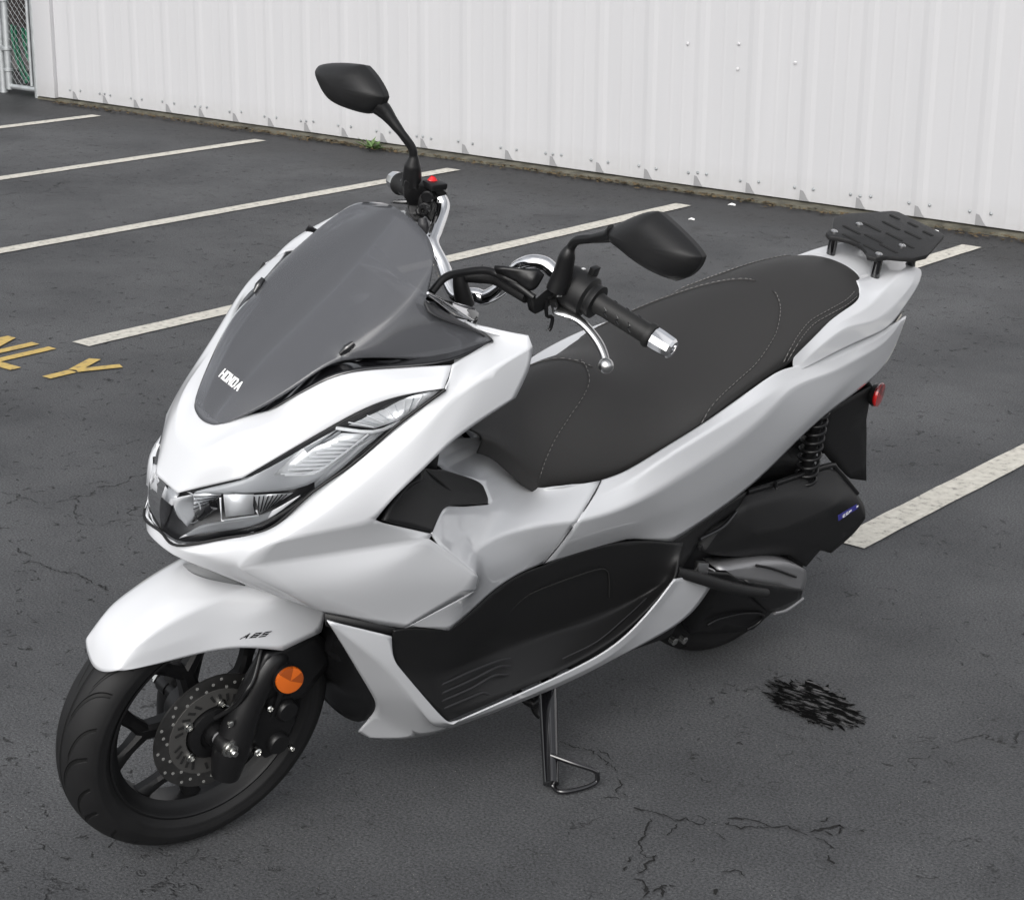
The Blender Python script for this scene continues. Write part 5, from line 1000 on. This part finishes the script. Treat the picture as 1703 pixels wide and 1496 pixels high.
cage('transmission', {'a': (0.2154,0.1500,0.2865), 'b': (0.0930,0.1500,0.2409), 'c': (0.0111,0.1450,0.1920), 'd': (-0.0301,0.1350,0.1434), 'e': (-0.0098,0.1150,0.0945), 'f': (0.0771,0.1050,0.1030), 'g': (0.1880,0.1050,0.1367), 'h': (0.1992,0.1300,0.2113)}, ['a b h', 'b c f h', 'c d e f', 'h f g'], '', sym='none', mat='black_smooth', th=.08, lv=2, parent=root)
bm = bmesh.new(); box_bm(bm, (.20, 0, .30), (.46, .20, .16), None, .03); box_bm(bm, (.40, 0, .21), (.30, .26, .10), None, .03); from_bm('engine_block', bm, 'black_smooth', root, 35)
# pillion peg folded, with bracket
tube('pillion_peg', [(0.3762,0.1850,0.3869), (0.3221,0.1980,0.3656), (0.2536,0.2150,0.3371), (0.2000,0.2280,0.3190), (0.1504,0.2380,0.3054)], [.010, .012, .012, .011, .010], 'black', root, 14, 5)
cage('peg_bracket', {'a': (0.3668,0.1780,0.3854), 'b': (0.2827,0.1850,0.3630), 'c': (0.2151,0.1900,0.3385), 'd': (0.1552,0.1900,0.3039), 'e': (0.1773,0.1950,0.3004), 'f': (0.2816,0.1900,0.3427)}, ['a b f', 'b c d e f'], sym='none', mat='black_smooth', th=.014, lv=2, parent=root)
prism('peg_hinge', [(0.3158,0.1750,0.3907), (0.2845,0.1750,0.3812), (0.2839,0.1780,0.3593), (0.3158,0.1800,0.3622)], (0, .012, 0), 'alloy', root, .002)
tube('peg_spring', [(0.2806,0.1780,0.3654), (0.2627,0.1800,0.3564), (0.2570,0.1820,0.3525)], .003, 'alloy', root, 8, 3)
# rear body stay (black bar running from floorboard up under the side panel)
cage('rear_stay', {'a': (0.4437,0.1350,0.3970), 'b': (0.3940,0.1500,0.4317), 'c': (0.3162,0.1500,0.4510), 'd': (0.1871,0.1350,0.4731), 'e': (0.1416,0.1250,0.4743), 'f': (0.1652,0.1320,0.4417), 'g': (0.2809,0.1500,0.4178), 'h': (0.3136,0.1600,0.3937), 'i': (0.3428,0.1720,0.3806), 'j': (0.3700,0.1780,0.3672), 'k': (0.4083,0.1450,0.3517), 'l': (0.2523,0.1460,0.4361)}, ['a b i k', 'k i j', 'b c g h i', 'c d l g', 'd e f l'], 'b-g:.5', sym='copy', mat='black', th=.012, lv=2, parent=root)
lathe('stay_bolt', [(.006, 0), (.006, .003), (.003, .005)], (0.2991,0.1660,0.4107), (0, 1, 0), 'black_metal', root, 12)
tube('crossed_lever', [(0.2945,0.1580,0.4223), (0.2234,0.1500,0.4275), (0.1793,0.1400,0.4460)], .004, 'black_gloss', root, 8, 4)
# rear shock with spring
sb, stp = Vector((-0.0628,0.1050,0.4659)), Vector((-0.0465,0.1050,0.6143)) 
for sg in (1, -1):
    a, b = (sb, stp) if sg > 0 else (Vector(mir(sb)), Vector(mir(stp)))
    a = a + (a - b) * .6
    sh = tube('rear_shock', [a, b], .013, 'black_smooth', root, 14, 1)
    L_ = (b - a).length; ax_ = (b - a).normalized(); fr_ = frame(a, ax_)
    pts = [fr_ @ Vector((.021 * cos(2 * pi * t * 12), .021 * sin(2 * pi * t * 12), t * L_)) for t in [k / 240 for k in range(241)]]
    tube('spring', pts, .0042, 'black_smooth', sh, 8, 0)
# exhaust on the far side
tube('exhaust', [(.35, -.12, .20), (.15, -.15, .22), (-.10, -.16, .28), (-.33, -.17, .34)], [.03, .05, .055, .045], 'black_smooth', root, 20, 6)

# ---------------- rear fender, tail lamp, reflector
Vr = dict(a=(-0.0993,0.0850,0.5822), b=(-0.2307,0.0750,0.6051), c=(-0.2626,0.0700,0.6060), d=(-0.2707,0.0700,0.5422), e=(-0.3376,0.0700,0.3595), f=(-0.2759,0.0700,0.3789), g=(-0.1785,0.0700,0.4456), h=(-0.1054,0.0750,0.5170), z1=(-.24, 0, .66), z2=(-.31, 0, .60), z3=(-.40, 0, .37), z4=(-.30, 0, .36))
cage('rear_fender', Vr, ['a b d h', 'b c d', 'h d g', 'd e f g', 'c z1 z2 d', 'd z2 z3 e'], 'c-d-e:.8', sym='weld', mat='black', th=.004, lv=2, parent=root, outward=Vector((0, 1, .1)), crisp='e c f')
lathe('red_reflector', [(0, -.004), (.024, -.004), (.0265, 0), (.025, .004), (0, .005)], (-0.2707,0.0850,0.5912), (-.35, 1, .05), 'red', root, 40, cap=False)
wedges(bpy.data.objects['red_reflector'], 'red_dark', (-0.2707,0.0850,0.5912), (-.35, 1, .05))
lathe('red_reflector_cup', [(0, -.012), (.022, -.012), (.026, -.002)], (-0.2711,0.0820,0.5890), (-.35, 1, .05), 'black_smooth', root, 32, cap=False)
cage('tail_lamp', {'a': (-0.2204,0.1050,0.7763), 'b': (-0.2736,0.0950,0.8158), 'c': (-0.2727,0.0950,0.7935), 'd': (-0.2455,0.0980,0.7717), 'z1': (-.33, 0, .80), 'z2': (-.33, 0, .74)}, ['a b c d', 'b z1 z2 c'], sym='weld', mat='black_gloss', th=.004, lv=1, parent=root, outward=Vector((-.5, 1, .1)))

# ---------------- rear rack
def PZ(p): return p
rk_o = [(-0.1518,-0.0620,0.9171), (-0.1628,-0.0680,0.9266), (-0.1727,-0.0700,0.9293), (-0.2576,-0.0660,0.9364), (-0.3567,-0.0620,0.9387), (-0.3748,-0.0560,0.9389), (-0.3895,0.0520,0.9326), (-0.3884,0.0620,0.9119), (-0.2187,0.1120,0.9048), (-0.1878,0.1040,0.9092), (-0.1651,0.0880,0.9057), (-0.1504,0.0720,0.9063), (-0.1466,0.0640,0.9134), (-0.1432,0.0400,0.9237), (-0.1459,-0.0100,0.9192), (-0.1541,-0.0500,0.9049), (-0.1544,-0.0620,0.9073)]
zr = .918
rk = [(p[0], p[1], zr) for p in rk_o]
RX0, RX1 = -.150, -.372
prof = [(-.150, .052), (-.158, .068), (-.176, .072), (-.186, .075), (-.205, .092), (-.226, .108), (-.262, .112), (-.345, .078), (-.366, .070), (-.374, .060), (-.374, .022)]
front = [(-.150, .052), (-.162, .040), (-.172, .020), (-.175, 0)]
left = [(x, y) for x, y in prof]
outline = [(x, y) for x, y in reversed(front)][0:1] + [(x, y) for x, y in reversed(front[:-1])][0:0]
half = [(-.176, 0), (-.173, .018), (-.163, .038), (-.150, .052)] + prof[1:]
outline = half + [(x, -y) for x, y in reversed(half[1:])]
def rz(x): return .903 - (x + .16) * .10
M['rack'] = pmat('rack_powder_coat', (.012, .012, .0125), .45, bump=.5, bscale=500, bdist=.0008)
rack = prism('luggage_rack', [(x, y, rz(x)) for x, y in outline], (0, 0, .010), 'rack', root, .0025)
slots = []
for x in (-.178, -.232, -.286, -.335):
    for y in ((-.030, .030) if x != -.232 else (-.058, 0, .058)): slots.append((x, y, .016, .0038))
for x, y, hl, w in [(-.182, -.02, .020, .0046), (-.182, .034, .018, .0046), (-.214, -.048, .020, .0046), (-.222, 0.004, .020, .0046), (-.214, .052, .020, .0046), (-.262, -.036, .021, .0046), (-.268, .020, .018, .0046), (-.262, .062, .012, .0046), (-.305, -.02, .020, .0046), (-.310, .034, .018, .0046), (-.345, -.045, .009, .005), (-.350, 0, .009, .005), (-.345, .045, .009, .005)]:
    poly = [(x + w * cos(a), y + (hl if sin(a) > 0 else -hl) + w * sin(a), rz(x) + .0100) for a in [2 * pi * (k + .5) / 12 for k in range(12)]]
    prism('rack_slot', poly, (0, 0, .0004), 'groove', rack, 0)
for x, y in ((-.174, .060), (-.174, -.060), (-.248, .058), (-.248, -.058)):
    lathe('rack_bolt', [(.0075, 0), (.0075, .002), (.0055, .0035), (.003, .0036), (.0028, .002)], (x, y, rz(x) + .010), (0, 0, 1), 'alloy', rack, 16)
for x, y in ((-.176, .060), (-.176, -.060), (-.30, .050), (-.30, -.050)):
    lathe('rack_post', [(.0105, 0), (.0105, .002), (.0095, .003), (.0095, .05)], (x - .006, y, rz(x) - .049), (.08, 0, 1), 'black_gloss', rack, 20)

# ---------------- handlebar
tube('handlebar', [(0.7953,-0.1750,1.0570), (0.7948,-0.1650,1.0461), (0.8091,-0.1500,1.0337), (0.8428,-0.1200,1.0195), (0.8620,-0.1000,1.0090), (.865, -.06, .985), (.875, -.025, .965), (.878, 0, .958), (.872, .03, .965)], .0125, 'chrome', root, 16, 6)
hb = tube('handlebar', [(.878, 0, .958), (0.8689,0.0300,0.9739), (0.8583,0.0450,0.9740), (0.8483,0.0650,0.9940), (0.8410,0.0850,1.0254), (0.8492,0.1000,1.0487), (0.8417,0.1200,1.0670), (0.8293,0.1400,1.0706), (0.8220,0.1600,1.0625), (0.8067,0.1900,1.0483)], .0125, 'chrome', root, 16, 6)
tube('cable_clamp', [(0.9197,0.0400,1.0287), (0.9154,0.0450,1.0051), (0.9034,0.0500,0.9705)], [.010, .013, .016], 'black', root, 12, 4)
tube('handlebar_cable', [(1.0154,0.0900,1.0275), (0.9864,0.0850,1.0470), (0.9472,0.0850,1.0504), (0.9154,0.0950,1.0531), (0.8972,0.1100,1.0491), (0.8847,0.1500,1.0428), (0.8740,0.1750,1.0335)], .0065, 'black_smooth', root, 10, 6)
tube('handlebar_cable', [(0.9097,0.0500,1.0221), (0.8971,0.0700,1.0272), (0.8843,0.0900,1.0308), (0.8789,0.1200,1.0289), (0.8747,0.1600,1.0271)], .010, 'rubber', root, 12, 6)
cage('lever_shroud', {'a': (0.9186,0.1200,1.0673), 'b': (0.8680,0.1650,1.0791), 'c': (0.8599,0.1750,1.0715), 'd': (0.8793,0.1800,1.0381), 'e': (0.8896,0.1450,1.0507), 'f': (0.9058,0.1150,1.0525), 'g': (0.8841,0.1780,1.0671)}, ['a b g e f', 'b c d g', 'g d e'], 'b-g-e:.6', sym='none', mat='black_smooth', th=.006, lv=2, parent=root)
cage('lever_shroud_lower', {'a': (0.8893,0.1450,1.0491), 'b': (0.8790,0.1800,1.0365), 'c': (0.8705,0.1780,1.0064), 'd': (0.8708,0.1650,1.0069), 'e': (0.8705,0.1550,1.0273), 'f': (0.9106,0.1200,1.0554)}, ['f a e', 'a b e', 'e b c d'], sym='none', mat='black', th=.008, lv=1, parent=root)
# left switch housing, grip, bar end
g0, g1 = Vector((0.8066,0.2350,1.0478)), Vector((0.7737,0.3450,1.0269)); gd = (g1 - g0).normalized()
def along(t): return g0 + gd * t
gr = lathe('handlebar_grip', [(.0215, -.012), (.0215, 0), (.0190, .001), (.0180, .004), (.0165, .03), (.0168, (g1 - g0).length - .006), (.0205, (g1 - g0).length - .005), (.0210, (g1 - g0).length), (.0190, (g1 - g0).length + .004)], g0, gd, 'grip', root, 28)
Lg = (g1 - g0).length
for k in range(3):
    for a in range(3):
        th0 = a * 2.1 + .6; m4 = frame(g0, gd)
        pts = [m4 @ Vector((.0168 * cos(th0 + d_), .0168 * sin(th0 + d_), Lg * (.28 + .2 * k) + z)) for d_, z in ((0, 0), (.25, .006), (.5, .003), (.75, .010))]
        tube('grip_mark', pts, .0009, 'black_gloss', gr, 5, 3)
be_ = lathe('bar_end_weight', [(.0165, 0), (.0185, .003), (.0185, .012), (.0170, .036), (.0145, .040), (.0085, .040), (.007, .032), (.001, .032)], g1 + gd * .004, gd, 'chrome', root, 10, smooth=25)
swc = Vector((0.8143,0.2150,1.0511))
sw = lathe('switch_housing', [(.024, -.040), (.031, -.036), (.0345, -.024), (.036, 0), (.034, .016), (.027, .020), (.027, .024), (.0285, .026), (.0285, .033), (.023, .034)], Vector((0.8123,0.2150,1.0508)), gd, 'black', root, 28)
box('switch_button', (0.7999,0.2220,1.0843), (.020, .026, .010), 'black_smooth', sw, rot=frame((0, 0, 0), gd).to_3x3())
box('switch_button', (0.8073,0.2050,1.0827), (.010, .010, .006), 'decal_white', sw, rot=frame((0, 0, 0), gd).to_3x3())
# mirror arms and heads
def outline_plate(name, pts, parent, mat, thick, xoff, corners=()):
    """mirror shell: traced rim, bulged toward the front"""
    c = sum((Vector(p) for p in pts), Vector()) / len(pts); V_ = {}; F_ = []; n = len(pts)
    for lvl, (s, dx) in enumerate(((.96, -thick * .35), (1.0, 0), (.93, thick * .45), (.62, thick * .92))):
        for i, p in enumerate(pts): V_[f'{lvl}_{i}'] = tuple(c + (Vector(p) - c) * s + Vector((dx, 0, dx * .1)))
    V_['t'] = tuple(c + Vector((thick * 1.02, 0, .002)))
    for l_ in range(3):
        for i in range(n): F_.append(f'{l_}_{i} {l_}_{(i+1)%n} {l_+1}_{(i+1)%n} {l_+1}_{i}')
    for i in range(n): F_.append(f'3_{i} 3_{(i+1)%n} t')
    ch = '-'.join(f'1_{i}' for i in list(range(n)) + [0]) + ':.8, ' + '-'.join(f'0_{i}' for i in list(range(n)) + [0])
    ck = ' '.join(f'{l}_{i}' for l in (0, 1) for i in corners)
    ch += ''.join(f', 0_{i}-1_{i}-2_{i}:.7' for i in corners)
    o = cage(name, V_, F_, ch, sym='none', mat=mat, th=.0, lv=3, parent=parent, crisp=ck)[0]
    gl_ = prism('mirror_glass', [tuple(c + (Vector(p) - c) * .90 + Vector((-thick * .35, 0, -thick * .035))) for p in pts], (.003, 0, 0), 'chrome', o, 0)
    bk = prism('mirror_back', [tuple(c + (Vector(p) - c) * .90 + Vector((-thick * .30, 0, -thick * .03))) for p in pts], (.002, 0, 0), 'black_smooth', o, 0)
    return o
XL, XR = .835, .885
mlp = [(0.8300,0.2685,1.1777), (0.8300,0.2683,1.1847), (0.8320,0.3040,1.2158), (0.8350,0.3394,1.2424), (0.8350,0.3617,1.2517), (0.8350,0.3856,1.2470), (0.8350,0.4198,1.2391), (0.8350,0.4546,1.2279), (0.8350,0.4651,1.2204), (0.8350,0.4633,1.2019), (0.8350,0.4458,1.1772), (0.8350,0.4266,1.1649), (0.8350,0.3998,1.1606), (0.8350,0.3507,1.1601), (0.8320,0.3007,1.1674), (0.8300,0.2788,1.1671)]
ml = outline_plate('mirror', mlp, root, 'black', .040, 0, (4, 8, 11))
mrp = [(0.8880,-0.4338,1.2077), (0.8880,-0.4282,1.2168), (0.8880,-0.4134,1.2248), (0.8880,-0.3599,1.2436), (0.8880,-0.3135,1.2553), (0.8880,-0.2857,1.2481), (0.8880,-0.2528,1.2291), (0.8880,-0.2480,1.2199), (0.8880,-0.2518,1.2055), (0.8880,-0.2672,1.1856), (0.8880,-0.2845,1.1768), (0.8880,-0.3156,1.1710), (0.8880,-0.3640,1.1646), (0.8880,-0.3889,1.1707), (0.8880,-0.4145,1.1865), (0.8880,-0.4292,1.1994)]
mr = outline_plate('mirror', mrp, root, 'black', .040, 0, (1, 4, 7))
am = tube('mirror_arm', [(0.8579,0.2050,1.0568), (0.8540,0.2080,1.0853), (0.8550,0.2120,1.1190), (0.8535,0.2150,1.1347), (0.8530,0.2250,1.1501), (0.8493,0.2520,1.1640), (0.8474,0.2800,1.1794), (0.8456,0.2900,1.1874)], [.017, .016, .013, .0075, .0075, .0075, .0105, .014], 'black_smooth', root, 16, 6)
am2 = tube('mirror_arm', [(0.8347,-0.2080,1.0717), (0.8363,-0.2080,1.0900), (0.8384,-0.2080,1.1083), (0.8399,-0.2080,1.1264), (0.8437,-0.2120,1.1409), (0.8579,-0.2260,1.1616), (0.8680,-0.2430,1.1784), (0.8758,-0.2580,1.1914), (0.8844,-0.2680,1.1995)], [.0165, .0165, .0145, .0075, .0075, .0075, .010, .014, .016], 'black_smooth', root, 16, 6)
# left clamp and lever
prism('lever_bracket', [(0.8878,0.1900,1.0377), (0.8704,0.1920,1.0528), (0.8510,0.1960,1.0515), (0.8378,0.2000,1.0451), (0.8316,0.2000,1.0348), (0.8579,0.1980,1.0411), (0.8604,0.1900,1.0163), (0.8768,0.1850,1.0074)], (-.03, -.01, .004), 'black_smooth', root, .003)
tube('bracket_hook', [(0.8651,0.1950,1.0379), (0.8565,0.1930,1.0077), (0.8458,0.1960,1.0041), (0.8452,0.1960,0.9852), (0.8482,0.1950,0.9805)], .0032, 'black_smooth', root, 8, 3)
lathe('lever_bolt', [(.009, 0), (.009, .004), (.0055, .005), (.005, .009), (.002, .010)], (0.8492,0.2050,1.0506), (.4, .2, 1), 'zinc', root, 12)
# brake lever left
def lever(P_, W2, name='brake_lever'):
    bm = bmesh.new(); path = spline(P_, 6); n = len(path)
    ws_ = [W2[min(int(i / (n - 1) * (len(W2) - 1)), len(W2) - 2)] * (1 - (i / (n - 1) * (len(W2) - 1) - min(int(i / (n - 1) * (len(W2) - 1)), len(W2) - 2))) + W2[min(int(i / (n - 1) * (len(W2) - 1)), len(W2) - 2) + 1] * (i / (n - 1) * (len(W2) - 1) - min(int(i / (n - 1) * (len(W2) - 1)), len(W2) - 2)) for i in range(n)]
    rings = []
    for i, p in enumerate(path):
        t = (path[min(i + 1, n - 1)] - path[max(i - 1, 0)]).normalized(); up = Vector((0, 0, 1)); s = t.cross(up).normalized(); u = s.cross(t)
        rings.append([bm.verts.new(p + s * ws_[i] * cos(a) + u * .0058 * sin(a)) for a in [2 * pi * k / 12 for k in range(12)]])
    for a, b in zip(rings, rings[1:]):
        for k in range(12): bm.faces.new((a[k], a[(k + 1) % 12], b[(k + 1) % 12], b[k]))
    bm.faces.new(rings[0][::-1]); bm.faces.new(rings[-1])
    r = bmesh.ops.create_uvsphere(bm, u_segments=24, v_segments=16, radius=.0125)
    bmesh.ops.translate(bm, verts=r['verts'], vec=path[-1])
    bmesh.ops.recalc_face_normals(bm, faces=bm.faces[:])
    return from_bm(name, bm, 'alloy', root, 60)
LP = [(0.8526,0.1950,1.0374), (0.8457,0.2000,1.0215), (0.8361,0.2180,1.0186), (0.8280,0.2400,1.0147), (0.8224,0.2620,1.0051), (0.8213,0.2850,0.9936), (0.8251,0.3050,0.9818), (0.8315,0.3180,0.9719)]
lever(LP, [.018, .020, .014, .0100, .0085, .008, .0072, .0065])
RP = [(LP[0][0], LP[0][1], LP[0][2])] 
prism('lever_pivot', [(0.8499,-0.2350,1.0317), (0.8449,-0.2320,1.0357), (0.8348,-0.2150,1.0405), (0.8345,-0.2120,1.0343), (0.8479,-0.2350,1.0290)], (-.015, -.01, -.004), 'black_gloss', root, .002)
lever([other(p) for p in LP], [.013, .014, .0115, .0085, .0075, .007, .0065, .006])
# right switch housing, grip, brake master cylinder
r0, r1 = other(g0), other(g1); gdr = (r1 - r0).normalized()
gr2 = lathe('handlebar_grip', [(.0215, -.012), (.0215, 0), (.018, .004), (.0168, .03), (.0168, Lg - .006), (.0210, Lg), (.0190, Lg + .004)], r0, gdr, 'grip', root, 28)
for k in range(3):
    for a in range(3):
        th0 = a * 2.1 + .6; m4 = frame(r0, gdr)
        tube('grip_mark', [m4 @ Vector((.0168 * cos(th0 + d_), .0168 * sin(th0 + d_), Lg * (.28 + .2 * k) + z)) for d_, z in ((0, 0), (.25, .006), (.5, .003), (.75, .010))], .0009, 'black_gloss', gr2, 5, 3)
lathe('bar_end_weight', [(.0165, 0), (.0185, .003), (.0185, .012), (.0170, .036), (.0145, .040), (.001, .040)], r1 + gdr * .004, gdr, 'chrome', root, 10, smooth=25)
lathe('switch_housing', [(.018, -.036), (.022, -.032), (.0245, -.02), (.025, 0), (.0235, .018), (.021, .026)], other((0.8123,0.2150,1.0508)), gdr, 'black', root, 28)
mcv = (-.020, -.030, -.004)
prism('master_cylinder', [(0.8583,-0.2000,1.0758), (0.8578,-0.2000,1.0847), (0.8413,-0.1950,1.0804), (0.8104,-0.1820,1.0773), (0.8090,-0.1820,1.0672), (0.8037,-0.1800,1.0627), (0.8029,-0.1800,1.0529), (0.8207,-0.1880,1.0497), (0.8286,-0.1940,1.0400), (0.8411,-0.2000,1.0378), (0.8452,-0.2000,1.0450), (0.8537,-0.2000,1.0540)], mcv, 'black_smooth', root, .003)
prism('master_cylinder_cap', [(0.8562,-0.2030,1.0820), (0.8533,-0.2030,1.0853), (0.8333,-0.1950,1.0842), (0.8101,-0.1830,1.0802), (0.8095,-0.1810,1.0723), (0.8398,-0.1940,1.0767)], (-.018, -.026, -.002), 'black_metal', root, .002)
lathe('cylinder_boss', [(.010, -.02), (.011, -.018), (.011, .008), (.009, .010)], (0.8179,-0.1800,1.0617), (.6, .5, .0), 'black_smooth', root, 18)
prism('throttle_housing', [(0.8439,-0.1970,1.0407), (0.8301,-0.1900,1.0398), (0.8142,-0.1820,1.0497), (0.8040,-0.1760,1.0563), (0.8017,-0.1720,1.0442), (0.8083,-0.1650,1.0236), (0.8140,-0.1630,1.0157), (0.8199,-0.1680,1.0211), (0.8244,-0.1720,1.0281), (0.8338,-0.1750,1.0133), (0.8403,-0.1820,1.0181), (0.8459,-0.1900,1.0263)], mcv, 'black', root, .004)
prism('switch_block', [(0.8076,-0.1780,1.0752), (0.7945,-0.1720,1.0741), (0.7872,-0.1680,1.0681), (0.7836,-0.1660,1.0524), (0.7853,-0.1660,1.0446), (0.7946,-0.1700,1.0575), (0.8050,-0.1760,1.0617)], (-.025, -.03, -.004), 'black_smooth', root, .004)
lathe('hose_banjo', [(.011, -.016), (.011, .0), (.0085, .002), (.0085, .010), (.0075, .012), (.004, .012), (.003, .006)], (0.8309,-0.1700,1.0425), (.75, .6, .1), 'black_metal', root, 20)
lathe('banjo_nut', [(.0095, -.016), (.0095, .0), (.006, .003)], (0.8375,-0.1720,1.0391), (.75, .5, .4), 'black_metal', root, 6)
tube('brake_hose', [(0.8363,-0.1650,1.0284), (0.8368,-0.1600,1.0184), (0.8343,-0.1550,1.0094), (0.8301,-0.1500,1.0001)], [.007, .0095, .0085, .006], 'grey_plastic', root, 12, 5)
cage('red_kill_switch', {'a': (0.8183,-0.1900,1.0851), 'b': (0.8095,-0.1900,1.0934), 'c': (0.8039,-0.1850,1.0940), 'd': (0.7996,-0.1800,1.0842), 'e': (0.8144,-0.1800,1.0862)}, ['a b c e', 'e c d'], sym='none', mat='red_plastic', th=.012, lv=2, parent=root)
box('kill_switch_base', (0.8069,-0.1800,1.0804), (.035, .03, .012), 'black_smooth', root, bev=.004)

# ---------------- stands
ss = tube('side_stand', [(0.6302,0.1500,0.1895), (.7281, .2988, .090)], [.0185, .0150], 'black_gloss', root, 16, 4)
tube('stand_foot', [(.7087, .2653, .1255), (.682, .3039, .1225), (.6534, .3294, .1142), (.6484, .3351, .1032), (.6498, .3358, .091), (.6781, .3333, .0863), (.7179, .3203, .0832), (.7214, .2982, .082), (.7199, .281, .1036)], .0048, 'black_gloss', ss, 10, 5)
tube('centre_stand', [(.56, .10, .17), (.60, .105, .13), (.63, .11, .12), (.60, -.10, .12), (.56, -.10, .17)], .010, 'black_smooth', root, 10, 4)
tube('centre_stand_leg', [(0.6073,0.1000,0.1121), (0.6008,0.1100,0.0872), (0.5950,0.1200,0.0800)], .009, 'black_smooth', root, 10, 3)
for x, y in (((0.2984,0.1500,0.1864), 0), ((0.2685,0.1500,0.1802), 0)):
    lathe('stand_pivot_bolt', [(.008, 0), (.008, .012), (.004, .014)], x, (0, 1, 0), 'zinc', root, 12)
